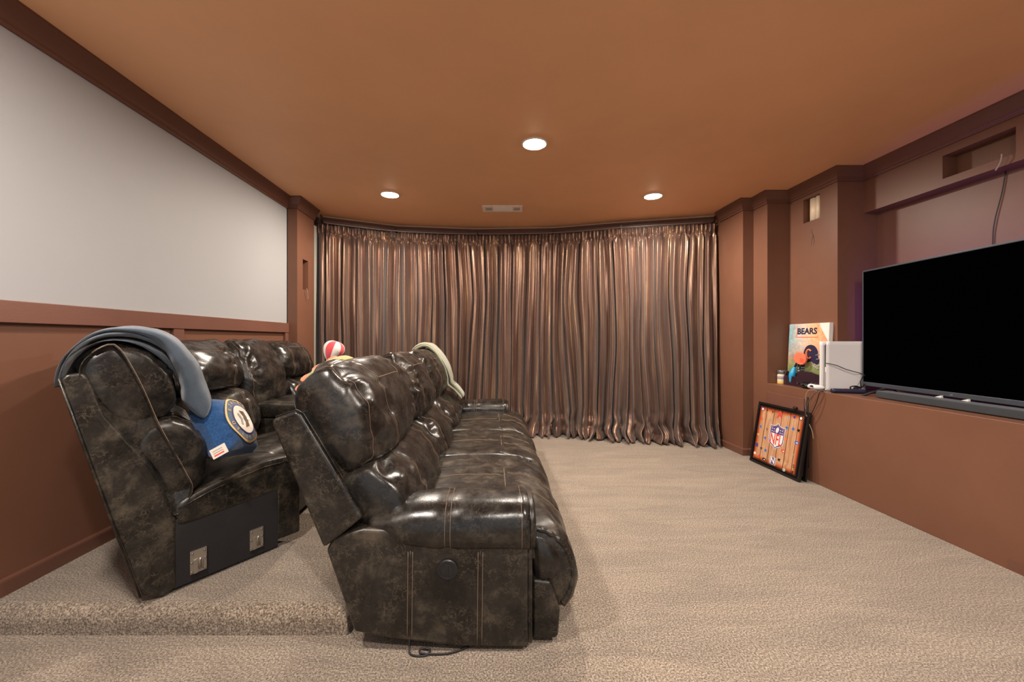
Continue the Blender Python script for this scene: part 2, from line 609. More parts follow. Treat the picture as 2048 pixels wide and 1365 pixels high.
def sweep(path, prof, z):
    """moulding: prof is (out, down) pairs, path runs with the room on its right (out = right-hand side)"""
    p = np.array(path, float); n = len(p)
    rows = []
    for i in range(n):
        d0 = p[i] - p[i - 1] if i else p[1] - p[0]
        d1 = p[i + 1] - p[i] if i < n - 1 else d0
        d0 = d0 / np.linalg.norm(d0); d1 = d1 / np.linalg.norm(d1)
        n0 = np.array([d0[1], -d0[0]]); n1 = np.array([d1[1], -d1[0]])
        m = n0 + n1; m /= np.linalg.norm(m); m = m / max(0.35, np.dot(m, n0))
        rows.append([(p[i][0] + m[0] * o, p[i][1] + m[1] * o, z - dn) for o, dn in prof])
    b = MB(); b.grid(np.array(rows), cj=True, cap=True)
    return b


CROWN = [(-0.03, 0.0), (0.066, 0.0), (0.066, 0.012), (0.060, 0.020), (0.050, 0.034), (0.036, 0.052), (0.026, 0.066), (0.022, 0.074),
         (0.022, 0.084), (0.013, 0.090), (0.013, 0.106), (-0.03, 0.106)]
left_path = [(lx(YB), YB), pl0, pl1, pl2]
right_path = [(2.273, 4.36), (2.295, 3.974), (2.40, 3.974), (2.407, 3.77), (2.612, 3.77), (2.641, 3.245), (2.852, 3.245), s1_]
struct(sweep(left_path, CROWN, CEIL).build('trim_crown_left', M['brown_trim']))
struct(sweep(right_path, CROWN, CEIL).build('trim_crown_right', M['brown_trim']))
BASE = [(-0.02, 0.0), (0.004, 0.0), (0.010, 0.006), (0.012, 0.014), (0.012, 0.07), (-0.02, 0.07)]
struct(sweep([(lx(YB), YB), (lx(3.92), 3.92), (-2.105, 3.92), (-2.12, 4.3)], BASE, 0.17).build('baseboard_left', M['brown_trim']))
struct(sweep([(2.273, 4.40), (2.295 + 0.003, 3.974), (2.412, 3.974), (fx_(YB), YB)], BASE, 0.07).build('baseboard_right', M['brown_trim']))

# cornice band under the ceiling over the curtains, and the pale bead on top of it
bay_in = BAY[1:7]
struct(sweep([(p[0], p[1]) for p in bay_in], [(-0.12, 0.012), (0.004, 0.012), (0.004, 0.030), (0.0, 0.034), (0.0, 0.070), (0.006, 0.074), (0.006, 0.082), (-0.12, 0.082)], CEIL).build('trim_4', M['brown_trim']))
struct(sweep([(p[0], p[1]) for p in bay_in], [(-0.06, 0.0), (0.012, 0.0), (0.012, 0.011), (-0.06, 0.011)], CEIL).build('trim_5', M['cream']))

# cream duct pipe in the alcove hole
pipe = thing('duct_pipe', 'cream ribbed pipe showing in the square hole high in the alcove wall', 'pipe', (2.70, 3.455, 2.20))
b = MB()
b.lathe([(0.046, 0.0), (0.046, 0.20)], (2.690, 3.535, 2.198), n=24)
b.lathe([(0.028, 0.0), (0.028, 0.20)], (2.672, 3.470, 2.198), n=18)
b.build('pipe_body', mat('cream_pipe', (0.85, 0.70, 0.52), 0.4), pipe, smooth=True)

# ------------------------------------------------------------------ ceiling fittings
for i, (x, y) in enumerate(LIGHTS):
    t = thing('ceiling_light', ['round recessed ceiling light nearest the camera, in front of the vent',
                                'round recessed ceiling light left of the vent, by the pale wall',
                                'round recessed ceiling light right of the vent, by the stepped brown columns'][i],
              'ceiling light', (x, y, CEIL), 'recessed ceiling lights')
    b = MB(); b.lathe([(0.093, 0.0), (0.093, -0.006), (0.083, -0.010), (0.076, -0.004), (0.076, 0.0)], (x, y, CEIL), n=36)
    b.build('trim_ring', M['lamp_ring'], t, smooth=True)
    b = MB(); b.lathe([(0.078, -0.002), (0.070, -0.010), (0.05, -0.017), (0.02, -0.021), (0.002, -0.022)], (x, y, CEIL), n=36)
    b.build('lamp_lens', M['lamp_glass'], t, smooth=True)

t = thing('air_vent', 'cream rectangular air vent in the ceiling near the curtains', 'vent', (-0.10, 4.23, CEIL))
b = MB(); b.box(-0.312, 0.112, 4.135, 4.325, CEIL - 0.008, CEIL + 0.002)
b.build('face_plate', M['vent'], t, bevel=0.004)
for k in range(7):
    for sx in (-0.275, 0.02):
        x = sx + k * 0.0095
        bb = MB(); bb.obox((x, 4.19, CEIL - 0.0095), (0.0045, 0, 0), (0, 0.075, 0), (0, 0, 0.003))
        bb.build('vent_slot', mat('vent_shadow', (0.22, 0.15, 0.11), 0.6) if (k == 0 and sx < -0.2) else bpy.data.materials['vent_shadow'], t)
for k in range(9):
    bb = MB(); bb.obox((-0.195, 4.165 + k * 0.0135, CEIL - 0.0105), (0.20, 0, 0), (0, 0.007, -0.002), (0, 0.002, 0.004))
    bb.build('slat', M['vent'], t)

# ------------------------------------------------------------------ curtains
cpath = np.array([(-2.145, 4.40), (-1.39, 4.77), (-0.475, 4.90), (0.50, 4.85), (1.28, 4.62), (2.245, 4.395)])
cp = resample(cpath, 1500, closed=False)
# soften the corners of the track a little
for _ in range(40):
    cp[1:-1] = 0.25 * cp[:-2] + 0.5 * cp[1:-1] + 0.25 * cp[2:]
cl = np.concatenate([[0], np.cumsum(np.linalg.norm(np.diff(cp, axis=0), axis=1))])
CT = cl[-1]
ctan = np.gradient(cp, axis=0); ctan /= np.linalg.norm(ctan, axis=1, keepdims=True)
cnor = np.stack([ctan[:, 1], -ctan[:, 0]], 1)         # towards the room


def curtain(name, a, bnd, seed, label):
    n = int(900 * (bnd - a) / CT * 2.0)
    u = np.linspace(a, bnd, n)
    zs = np.concatenate([np.linspace(2.430, 2.31, 11), np.linspace(2.28, 0.40, 26), np.linspace(0.36, 0.012, 18)])
    U, Z = np.meshgrid(u, zs)
    h = (2.43 - Z) / 2.43
    # gathers at the top open into fewer, deeper folds further down
    drift = 0.06 * fbm(U * 1.7, Z * 0.45, seed) + 0.055 * h * vn(U * 3.4, Z * 0.5, seed + 5)
    V = U + drift * np.clip(h * 3, 0, 1)
    ph = 2 * math.pi * V / 0.084 + 2.6 * vn(V * 4.0, Z * 0.25, seed + 1)
    fine = 2 * math.pi * U / 0.043 + 2.0 * vn(U * 9, Z * 3.0, seed + 9)
    am = 0.55 + 0.75 * (0.5 + 0.5 * vn(V * 6.5, Z * 0.6, seed + 13))
    sn = np.sin(ph)
    body = am * 0.044 * np.sign(sn) * np.abs(sn) ** 0.75 + 0.016 * np.sin(0.47 * ph + 1.3) + 0.010 * np.sin(2.1 * ph + 3 * vn(V * 3, Z * .4, seed + 15)) \
        + 0.012 * fbm(V * 18, Z * 0.9, seed + 3)
    head = 0.017 * np.sin(fine) + 0.012 * vn(U * 40, Z * 9, seed + 4)
    w = np.clip((2.37 - Z) / 0.10, 0, 1); w = w * w * (3 - 2 * w)
    D = head * (1 - w) + body * w * (0.75 + 0.6 * h)
    # pinched line where the heading tape sits
    D -= 0.010 * np.exp(-((Z - 2.335) / 0.018) ** 2)
    # the hem rests on the carpet and spreads
    pool = np.clip((0.36 - Z) / 0.36, 0, 1)
    D = D * (1 + 0.5 * pool) + pool ** 2 * (0.085 + 0.06 * vn(U * 5, Z * 0, seed + 7)) + pool * 0.045 * fbm(U * 7, Z * 16, seed + 8)
    D += 0.045 * h
    UT = np.clip(U + 0.016 * np.sin(ph * 0.5 + 1.0) * w + pool * 0.05 * vn(U * 8, Z * 9, seed + 11), 0, CT)
    X = np.interp(UT, cl, cp[:, 0]) + np.interp(UT, cl, cnor[:, 0]) * D
    Y = np.interp(UT, cl, cp[:, 1]) + np.interp(UT, cl, cnor[:, 1]) * D
    zz = Z + 0.006 * vn(U * 30, Z * 0, seed + 2) * (Z > 2.28) + 0.012 * np.abs(fbm(U * 14, Z * 10, seed + 6)) * pool
    zz = np.maximum(zz, 0.006)
    b = MB(); b.grid(np.stack([X, Y, zz], -1))
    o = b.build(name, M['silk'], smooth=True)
    s = o.modifiers.new('thick', 'SOLIDIFY'); s.thickness = 0.002
    tag(o, label, 'curtain', 'brown satin curtains')
    return o


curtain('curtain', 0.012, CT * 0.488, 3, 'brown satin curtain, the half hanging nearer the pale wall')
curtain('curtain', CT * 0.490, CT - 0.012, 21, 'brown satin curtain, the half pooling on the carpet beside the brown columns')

rod = thing('curtain_rod', 'slim curtain track with brackets running along the bay above the curtains', 'curtain rod', (0, 4.85, 2.47))
b = MB(); b.tube([(p[0], p[1] - 0.012, 2.446) for p in cp[::30]], 0.0055, 8)
b.build('rod', M['steel'], rod, smooth=True)
for x, y in [(-1.39, 4.80), (-0.42, 4.90), (0.50, 4.87), (1.26, 4.65), (-2.09, 4.42), (2.22, 4.42)]:
    b = MB(); b.box(x - 0.007, x + 0.007, y - 0.03, y + 0.06, 2.440, 2.454); b.box(x - 0.006, x + 0.006, y - 0.035, y - 0.027, 2.438, 2.475)
    b.build('bracket', M['black_plastic'], rod)


# ------------------------------------------------------------------ upholstery builders
def cushion(name, prof, sA, sB, xf, m, parent, ns=46, nj=84, e=0.09, k=0.32, wr=0.007, bulge=0.03, seed=1, seams=(), k0=None, bulk=0.0):
    """closed profile (x, z) swept along s, rounded at both ends, wrinkled; returns object and its surface grid"""
    q = resample(prof, nj)
    c = q.mean(0)
    L = sB - sA
    t = np.linspace(0, 1, ns)
    t = 0.65 * t + 0.35 * (0.5 - 0.5 * np.cos(math.pi * t))
    s = sA + t * L
    dist = np.minimum(t, 1 - t) * L
    qd = np.clip(dist / e, 0, 1)
    kk = np.where(t < 0.5, k if k0 is None else k0, k)
    g = 1 - kk * (1 - np.sqrt(1 - (1 - qd) ** 2))
    tang = np.roll(q, -1, 0) - np.roll(q, 1, 0)
    nrm = np.stack([tang[:, 1], -tang[:, 0]], 1)
    nrm /= np.maximum(np.linalg.norm(nrm, axis=1, keepdims=True), 1e-9)
    if np.sum((q - c) * nrm) < 0:
        nrm = -nrm
    arc = np.concatenate([[0], np.cumsum(np.linalg.norm(np.diff(q, axis=0), axis=1))])
    S, A = np.meshgrid(s, arc, indexing='ij')
    endm = np.exp(-dist / 0.13)[:, None]
    inner = np.clip(dist / 0.05, 0.15, 1)[:, None]
    d = wr * (0.9 * endm + 0.22) * inner * (1.0 * fbm(S * 6, A * 13, seed, 2) + 0.8 * fbm(S * 9 + A * 7, A * 8, seed + 3, 2))
    d += wr * 1.0 * endm * inner * (0.4 - np.abs(vn(S * 6 + 2 * vn(A * 6, S * 3, seed + 6), A * 9, seed + 8))) * 1.2
    d += bulk * np.sin(math.pi * t)[:, None] * np.clip(nrm[None, :, 0] - 0.25 * nrm[None, :, 1] * (nrm[None, :, 1] > 0), 0, 1)
    for ts in seams:
        d -= 0.006 * np.exp(-(((t - ts) * L) / 0.010) ** 2)[:, None]
        near = np.exp(-np.abs((t - ts) * L) / 0.05)[:, None]
        d += wr * 0.5 * near * vn(S * 6, A * 38, seed + 12)
    P = np.zeros((ns, nj, 3))
    X = c[0] + (q[None, :, 0] - c[0]) * g[:, None] + nrm[None, :, 0] * d
    Zz = c[1] + (q[None, :, 1] - c[1]) * g[:, None] + nrm[None, :, 1] * d
    P = np.stack(xf(X, S, Zz), -1)
    # end caps: rings shrinking to the middle, puffed outwards
    def cap(i, sgn):
        rows = []
        for r, bo in ((0.86, 0.45), (0.66, 0.75), (0.42, 0.93), (0.18, 1.0), (0.02, 1.0)):
            x = c[0] + (X[i] - c[0]) * r; z = c[1] + (Zz[i] - c[1]) * r
            rows.append(np.stack(xf(x, np.full(nj, s[i] + sgn * bulge * bo), z), -1))
        return rows
    full = np.array(list(reversed(cap(0, -1))) + list(P) + cap(ns - 1, 1))
    b = MB(); b.grid(full, cj=True, cap=True)
    o = b.build(name, m, parent, smooth=True)
    return o, P, t, q


def stitch_cols(P, t, q, cols, jr, parent, gap=0.006, double=True, r=0.0010, name='stitching'):
    """lines of thread running around the cushion profile at the given t"""
    ctr = P.mean(1)
    L = np.linalg.norm(ctr[-1] - ctr[0])
    for tc in cols:
        for dd in ((-gap, gap) if double else (0,)):
            tt = np.clip(tc + dd / L, t[0], t[-1])
            i = np.searchsorted(t, tt) - 1; i = max(0, min(len(t) - 2, i)); f = (tt - t[i]) / (t[i + 1] - t[i])
            line = P[i] * (1 - f) + P[i + 1] * f
            cc = ctr[i] * (1 - f) + ctr[i + 1] * f
            pts = [line[j % len(line)] for j in range(jr[0], jr[1])]
            pts = [p + (p - cc) / np.linalg.norm(p - cc) * 0.0012 for p in pts]
            MB().tube(pts, r, 5).build(name, M['thread'], parent, smooth=True, label='tan stitching')


def stitch_row(P, t, j, t0, t1, parent, r=0.0010, name='stitching', off=0.0012):
    ctr = P.mean(1)
    js = j if hasattr(j, '__len__') else [j]
    for jj in js:
        pts = []
        for i in range(len(t)):
            if t0 <= t[i] <= t1:
                p = P[i][jj]; pts.append(p + (p - ctr[i]) / np.linalg.norm(p - ctr[i]) * off)
        MB().tube(pts, r, 5).build(name, M['thread'], parent, smooth=True, label='tan stitching')


def near_j(q, x, z):
    return int(np.argmin((q[:, 0] - x) ** 2 + (q[:, 1] - z) ** 2))


# ------------------------------------------------------------------ front sofa
LF = 2.71
Y0 = 1.46


def xf1(x, s, z):
    return x - 0.05 * s, Y0 + s + 0 * x, z


sofa = thing('reclining_sofa', 'dark brown leather reclining sofa in the front row, with rolled arms and a power button', 'sofa', (-0.3, 2.8, 0))
SH = M['leather_shiny']; LE = M['leather']


def prism_s(poly, s0, s1, xf=xf1):
    b = MB()
    p = np.array(poly)
    r0 = np.stack(xf(p[:, 0], np.full(len(p), s0), p[:, 1]), -1); r1 = np.stack(xf(p[:, 0], np.full(len(p), s1), p[:, 1]), -1)
    return b.solid(r0, r1)


# outer shell of the back
shell = [(-0.881, 0.847), (-0.868, 0.862), (-0.790, 0.888), (-0.772, 0.876), (-0.545, 0.50), (-0.56, 0.488), (-0.63, 0.43), (-0.69, 0.387)]
prism_s(shell, 0.0, LF).build('back_frame', LE, sofa, bevel=0.012, seg=3)
# thin welt along the shell edge
for s in (0.012, LF - 0.012):
    pts = np.array([(-0.868, 0.866), (-0.79, 0.893), (-0.766, 0.879), (-0.54, 0.505)])
    MB().tube(np.stack(xf1(pts[:, 0], np.full(4, s), pts[:, 1]), -1), 0.003, 6).build('piping', LE, sofa, smooth=True)
# under-frame
b = prism_s([(-0.62, 0.05), (-0.66, 0.36), (-0.5, 0.40), (0.05, 0.30), (0.05, 0.05)], 0.16, LF - 0.16)
b.build('base_frame', M['black_fabric'], sofa, bevel=0.01)

# side panels under the arms
side = [(-0.580, 0.075), (-0.683, 0.376), (-0.66, 0.42), (-0.60, 0.442), (-0.545, 0.455), (-0.2, 0.44), (0.060, 0.42), (0.060, 0.0185), (-0.2, 0.022), (-0.44, 0.05)]
for k, (s0, s1) in enumerate(((0.006, 0.17), (LF - 0.17, LF - 0.006))):
    p = prism_s(side, s0, s1).build('side_panel', LE, sofa, bevel=0.014, seg=3)
    if k == 0:
        for xs in (-0.374, -0.117):
            for dx in (-0.0085, 0.0085):
                zz = np.linspace(0.035 if xs > -0.2 else 0.055, 0.372, 14)
                xx = xs + dx + 0.010 * (zz - 0.2)
                MB().tube(np.stack(xf1(xx, np.full(14, 0.0056), zz), -1), 0.0011, 5).build('stitching', M['thread'], p, smooth=True, label='tan stitching')
        for xs in (-0.374, -0.117):
            zz = np.linspace(0.03, 0.375, 10)
            MB().tube(np.stack(xf1(xs + 0.010 * (zz - 0.2), np.full(10, 0.0075), zz), -1), 0.0035, 6).build('seam', LE, p, smooth=True)
        bt = MB(); c0 = xf1(-0.235, 0.004, 0.309)
        bt.lathe([(0.0375, 0.0), (0.0375, 0.004), (0.034, 0.007), (0.029, 0.007), (0.028, 0.004), (0.020, 0.004), (0.019, 0.006), (0.001, 0.006)], c0, (0, -1, 0), 36)
        bt.box(c0[0] - 0.0025, c0[0] + 0.0025, c0[1] - 0.0085, c0[1], c0[2] - 0.017, c0[2] + 0.017)
        bt.build('power_button', M['black_plastic'], p, smooth=False, label='round black power button')


def arm(s_mid, sgn):
    """rolled arm swept along x; sgn is the outer side"""
    xs = np.array([-0.556, -0.550, -0.53, -0.49, -0.44, -0.37, -0.28, -0.18, -0.08, 0.0, 0.045, 0.060, 0.066])
    top = np.interp(xs, [-0.556, -0.55, -0.53, -0.45, -0.36, -0.25, 0.045, 0.066], [0.462, 0.474, 0.486, 0.514, 0.538, 0.548, 0.552, 0.542])
    bot = np.interp(xs, [-0.556, -0.55, -0.53, -0.48, -0.40, -0.34, 0.066], [0.440, 0.422, 0.405, 0.376, 0.350, 0.338, 0.336])
    wid = np.interp(xs, [-0.556, -0.55, -0.53, -0.42, -0.3, 0.05, 0.066], [0.05, 0.08, 0.10, 0.132, 0.142, 0.142, 0.134])
    xs = np.interp(np.linspace(0, len(xs) - 1, 40), np.arange(len(xs)), xs)
    xo = np.array([-0.556, -0.550, -0.53, -0.49, -0.44, -0.37, -0.28, -0.18, -0.08, 0.0, 0.045, 0.060, 0.066])
    top = np.interp(xs, xo, top); bot = np.interp(xs, xo, bot); wid = np.interp(xs, xo, wid)
    nth = 56
    th = np.linspace(0, 2 * math.pi, nth, endpoint=False)
    rows = []
    for i, x in enumerate(xs):
        ce = np.cos(th); se = np.sin(th)
        ss = s_mid + wid[i] * np.sign(ce) * np.abs(ce) ** 0.86
        zc = (top[i] + bot[i]) / 2; hh = (top[i] - bot[i]) / 2
        zz = zc + hh * np.sign(se) * np.abs(se) ** 0.86
        d = 0.004 * fbm(np.full(nth, x * 6), th * 2.2, 5) * (1 + 2.0 * (x < -0.42))
        d += -0.005 * math.exp(-((x + 0.235) / 0.006) ** 2)
        ss = ss + ce * d; zz = zz + se * d
        rows.append(np.stack(xf1(np.full(nth, x), ss, zz), -1))
    b = MB(); b.grid(np.array(rows), cj=True, cap=True)
    o = b.build('arm', SH, sofa, smooth=True)
    # stitching: a double line across the roll and one near the front
    R = np.array(rows)
    for xc in (-0.245, -0.225, 0.036):
        i = int(np.argmin(np.abs(xs - xc))); f = 0
        ring = np.array([[np.interp(xc, xs, R[:, j, kk]) for kk in range(3)] for j in range(nth)])
        cc = ring.mean(0)
        MB().tube([p + (p - cc) / np.linalg.norm(p - cc) * 0.0012 for p in np.vstack([ring, ring[:1]])], 0.0010, 5).build('stitching', M['thread'], o, smooth=True, label='tan stitching')
    # front facing with a welt
    b = MB()
    rr = []
    for x, f in ((0.064, 0.985), (0.082, 0.97), (0.090, 0.90), (0.093, 0.5), (0.093, 0.02)):
        ce = np.cos(th); se = np.sin(th)
        ss = s_mid + 0.134 * f * np.sign(ce) * np.abs(ce) ** 0.86; zz = 0.440 + 0.100 * f * np.sign(se) * np.abs(se) ** 0.86
        rr.append(np.stack(xf1(np.full(nth, x), ss, zz), -1))
    b.grid(np.array(rr), cj=True, cap=True)
    b.build('arm_front', LE, o, smooth=True)
    b = prism_s([(0.058, 0.02), (0.058, 0.42), (0.078, 0.42), (0.078, 0.02)], s_mid - 0.10, s_mid + 0.06)
    b.build('front_board', LE, sofa, bevel=0.006)


arm(0.128, -1)
arm(LF - 0.128, 1)

HEAD = [(-0.590, 0.640), (-0.540, 0.700), (-0.528, 0.775), (-0.545, 0.860), (-0.585, 0.945), (-0.640, 1.015), (-0.700, 1.055), (-0.765, 1.048),
        (-0.820, 0.985), (-0.838, 0.900), (-0.800, 0.820), (-0.730, 0.720), (-0.655, 0.640)]
LUMB = [(-0.650, 0.655), (-0.570, 0.668), (-0.490, 0.632), (-0.420, 0.560), (-0.385, 0.480), (-0.392, 0.415), (-0.470, 0.380), (-0.590, 0.395),
        (-0.66, 0.50), (-0.69, 0.60)]
BACKS = [(0.060, 0.965), (0.985, 1.665), (1.685, 2.63)]
for k, (sa, sb) in enumerate(BACKS):
    o, P, t, q = cushion('headrest', HEAD, sa, sb, xf1, SH, sofa, ns=64, nj=96, e=0.13, k=0.27, wr=0.030, bulge=0.030, seed=11 + k * 7,
                         seams=(0.27, 0.76) if k != 1 else (0.2, 0.8), bulk=0.042, k0=0.14 if k == 0 else 0.27)
    j0 = near_j(q, -0.59, 0.64); jt = near_j(q, -0.72, 1.056)
    jl, jh = (j0, jt) if jt > j0 else (jt, j0)
    if jh - jl > 60:
        jl, jh = jh, jl + 96
    stitch_cols(P, t, q, (0.27, 0.76) if k != 1 else (0.2, 0.8), (jl, jh + 14), o, 0.007)
    stitch_cols(P, t, q, (0.035, 0.965), (jl - 2, jh + 10), o, 0.0, False)
    stitch_row(P, t, near_j(q, -0.60, 0.965), 0.27 if k != 1 else 0.2, 0.76 if k != 1 else 0.8, o, 0.002)
    stitch_row(P, t, [near_j(q, -0.705, 1.056), near_j(q, -0.715, 1.057)], 0.05, 0.95, o)
    o, P, t, q = cushion('lumbar_cushion', LUMB, sa + 0.02, sb - 0.01, xf1, SH, sofa, ns=50, nj=80, e=0.12, k=0.25, wr=0.024, bulge=0.020, seed=50 + k * 5,
                         seams=(0.27, 0.76) if k != 1 else (0.2, 0.8), bulk=0.034, k0=0.12 if k == 0 else 0.25)
    ja, jb = near_j(q, -0.57, 0.668), near_j(q, -0.392, 0.42)
    if jb < ja:
        ja, jb = jb, ja
    stitch_cols(P, t, q, (0.27, 0.76) if k != 1 else (0.2, 0.8), (ja - 3, jb), o, 0.007)

# seats: top pad, and the footrest that rolls over the front
SEAT = [(-0.50, 0.42), (-0.38, 0.440), (-0.2, 0.452), (-0.02, 0.452), (0.06, 0.430), (0.07, 0.36), (0.0, 0.31), (-0.25, 0.30), (-0.48, 0.33)]
FOOT = [(-0.03, 0.440), (0.05, 0.450), (0.115, 0.437), (0.175, 0.410), (0.225, 0.365), (0.258, 0.305), (0.264, 0.235), (0.246, 0.165), (0.215, 0.118), (0.175, 0.115),
        (0.150, 0.16), (0.14, 0.24), (0.08, 0.30), (0.0, 0.35)]
SEATS = [(0.255, 0.97), (0.985, 1.67), (1.685, 2.46)]
FEET = [(0.075, 0.975), (0.985, 1.67), (1.685, 2.63)]
for k in range(3):
    sa, sb = SEATS[k]
    o, P, t, q = cushion('seat_cushion', SEAT, sa, sb, xf1, LE, sofa, ns=40, nj=64, e=0.05, k=0.12, wr=0.006, bulge=0.008, seed=80 + k, seams=(0.5,))
    ja, jb = near_j(q, -0.45, 0.43), near_j(q, -0.01, 0.452)
    if jb < ja:
        ja, jb = jb, ja
    stitch_cols(P, t, q, (0.5,), (ja, jb), o, 0.0, False, 0.0016)
    sa, sb = FEET[k]
    o, P, t, q = cushion('footrest', FOOT, sa, sb, xf1, LE, sofa, ns=60, nj=80, e=0.05, k=0.20, wr=0.019, bulge=0.010, seed=90 + k, seams=(0.38, 0.62))
    ja, jb = near_j(q, 0.01, 0.446), near_j(q, 0.258, 0.30)
    if jb < ja:
        ja, jb = jb, ja
    stitch_cols(P, t, q, (0.38, 0.62), (ja, jb), o, 0.006)
    stitch_row(P, t, near_j(q, -0.004, 0.445), 0.28, 0.72, o, 0.0018)
    # gathered edge on the near side of the footrest
    o2, P2, t2, q2 = cushion('footrest_side', [(0.085, 0.40), (0.14, 0.385), (0.185, 0.335), (0.195, 0.275), (0.165, 0.225), (0.10, 0.205), (0.085, 0.30)],
                             sa - 0.012, sa + 0.05, xf1, SH, sofa, ns=12, nj=48, e=0.03, k=0.25, wr=0.006, bulge=0.014, seed=120 + k)
    b = prism_s([(0.08, 0.022), (0.08, 0.245), (0.15, 0.235), (0.185, 0.13), (0.178, 0.03), (0.165, 0.022)], sa - 0.028 if k == 0 else sa, sb)
    b.build('footrest_base', LE, sofa, bevel=0.012, seg=3)
    b = MB(); pts = np.array([(0.085, 0.425), (0.13, 0.415), (0.175, 0.388), (0.212, 0.345), (0.232, 0.29), (0.238, 0.235), (0.224, 0.18), (0.20, 0.135)])
    pts = resample(pts, 60, closed=False)
    rr = 0.010 + 0.004 * fbm(np.arange(60) * 0.35, np.zeros(60), 8)
    b.tube(np.stack(xf1(pts[:, 0], np.full(60, sa + 0.004) + 0.003 * fbm(np.arange(60) * 0.22, np.zeros(60), 4), pts[:, 1]), -1), rr, 10)
    b.build('gathered_edge', SH, sofa, smooth=True)

# cable under the sofa
tag(MB().tube(resample([(-0.38, 1.50, 0.03), (-0.375, 1.462, 0.006), (-0.345, 1.447, 0.005), (-0.31, 1.452, 0.005), (-0.30, 1.47, 0.010), (-0.33, 1.475, 0.012),
                        (-0.335, 1.458, 0.008), (-0.27, 1.455, 0.006), (-0.22, 1.462, 0.006), (-0.16, 1.49, 0.006)], 60, False), 0.0035, 6)
    .build('power_cord', M['cord'], smooth=True), 'black power cord looped on the carpet under the front sofa', 'cord')

# ------------------------------------------------------------------ rear sectional
PZ = 0.10
A0 = np.array([-1.40, 1.65]); EA = np.array([0.52, 0.85])
B0 = np.array([-1.815, 2.13]); EB = np.array([1.0, -0.02])
WL = 0.64                                                   # nominal width of the wedge


def xfw(x, s, z):
    f = s / WL
    return (A0[0] + EA[0] * x) * (1 - f) + (B0[0] + EB[0] * x) * f, (A0[1] + EA[1] * x) * (1 - f) + (B0[1] + EB[1] * x) * f, z


def xfr(x, s, z):                                           # straight part, s from 0 at B
    return B0[0] - 0.05 * s + x, B0[1] + s - 0.02 * x, z


sec = thing('sectional_sofa', 'dark brown leather sectional on the carpeted platform in the back row', 'sofa', (-1.7, 2.7, PZ))
WSH = [(-0.316, 1.012), (-0.300, 1.030), (-0.262, 1.032), (-0.246, 1.01), (-0.205, 0.87), (-0.135, 0.75), (-0.065, 0.64), (-0.015, 0.50), (0.012, 0.40), (0.012, 0.12),
       (-0.03, 0.102), (-0.075, 0.125), (-0.098, 0.14), (-0.19, 0.50), (-0.253, 0.755)]
b = MB(); p = np.array(WSH)
b.solid(np.stack(xfw(p[:, 0], np.full(len(p), 0.0), p[:, 1]), -1), np.stack(xfw(p[:, 0], np.full(len(p), 0.09), p[:, 1]), -1))
b.build('end_panel', LE, sec, bevel=0.012, seg=3)
b = MB(); p2 = p.copy(); p2[:, 0] = np.maximum(p2[:, 0], -0.27)
b.solid(np.stack(xfw(p2[:, 0], np.full(len(p), 0.08), p[:, 1]), -1), np.stack(xfw(p2[:, 0] * 0.9, np.full(len(p), WL), p[:, 1]), -1))
b.build('back_frame', LE, sec, bevel=0.012)
b = MB()
pe = np.array([(-0.316, 1.015), (-0.253, 0.757), (-0.19, 0.50), (-0.10, 0.14)])
b.tube(np.stack(xfw(pe[:, 0] - 0.002, np.full(4, 0.002), pe[:, 1]), -1), 0.004, 6)
b.build('piping', LE, sec, smooth=True)

# side of the wedge: leather under the seat, black lining with two joining brackets
b = MB()


def quadA(r0, r1, z00, z01, z10, z11, s0, s1):
    p = np.array([(r0, z00), (r1, z10), (r1, z11), (r0, z01)])
    return MB().solid(np.stack(xfw(p[:, 0], np.full(4, s0), p[:, 1]), -1), np.stack(xfw(p[:, 0], np.full(4, s1), p[:, 1]), -1))


quadA(0.005, 0.43, 0.115, 0.40, 0.108, 0.42, 0.006, 0.5).build('side_lining', M['black_fabric'], sec, bevel=0.004)
quadA(0.425, 0.545, 0.14, 0.46, 0.135, 0.47, 0.0, 0.55).build('front_strip', LE, sec, bevel=0.012)
for r, z in ((0.09, 0.197), (0.326, 0.192)):
    r0, r1, z0, z1 = r - 0.030, r + 0.030, z - 0.048, z + 0.048
    br = quadA(r0, r1, z0, z1, z0, z1, -0.003, 0.006).build('bracket', M['metal'], sec, label='zinc joining bracket')
    quadA(r - 0.016, r - 0.004, z0, z + 0.008, z0, z + 0.012, -0.008, -0.002).build('bracket_tab', M['metal'], br)
    b = MB()
    for i in range(9):
        a = math.pi * i / 8
        pass
    hook = np.array([(r + 0.004, z - 0.036), (r + 0.004, z), (r + 0.008, z + 0.010), (r + 0.014, z + 0.002), (r + 0.014, z - 0.036)])
    b.tube(np.stack(xfw(hook[:, 0], np.full(5, -0.006), hook[:, 1]), -1), 0.0035, 6)
    b.build('bracket_hook', M['metal'], br, smooth=True)
    b = MB()
    for dr, dz in ((-0.022, 0.038), (0.022, 0.038), (-0.024, 0.0), (0.025, 0.004), (-0.024, -0.04), (0.024, -0.04)):
        c = xfw(r + dr, -0.004, z + dz); b.ball(c, 0.0045, 8, 6)
    b.build('screw', M['steel'], br, smooth=True, kind='stuff')

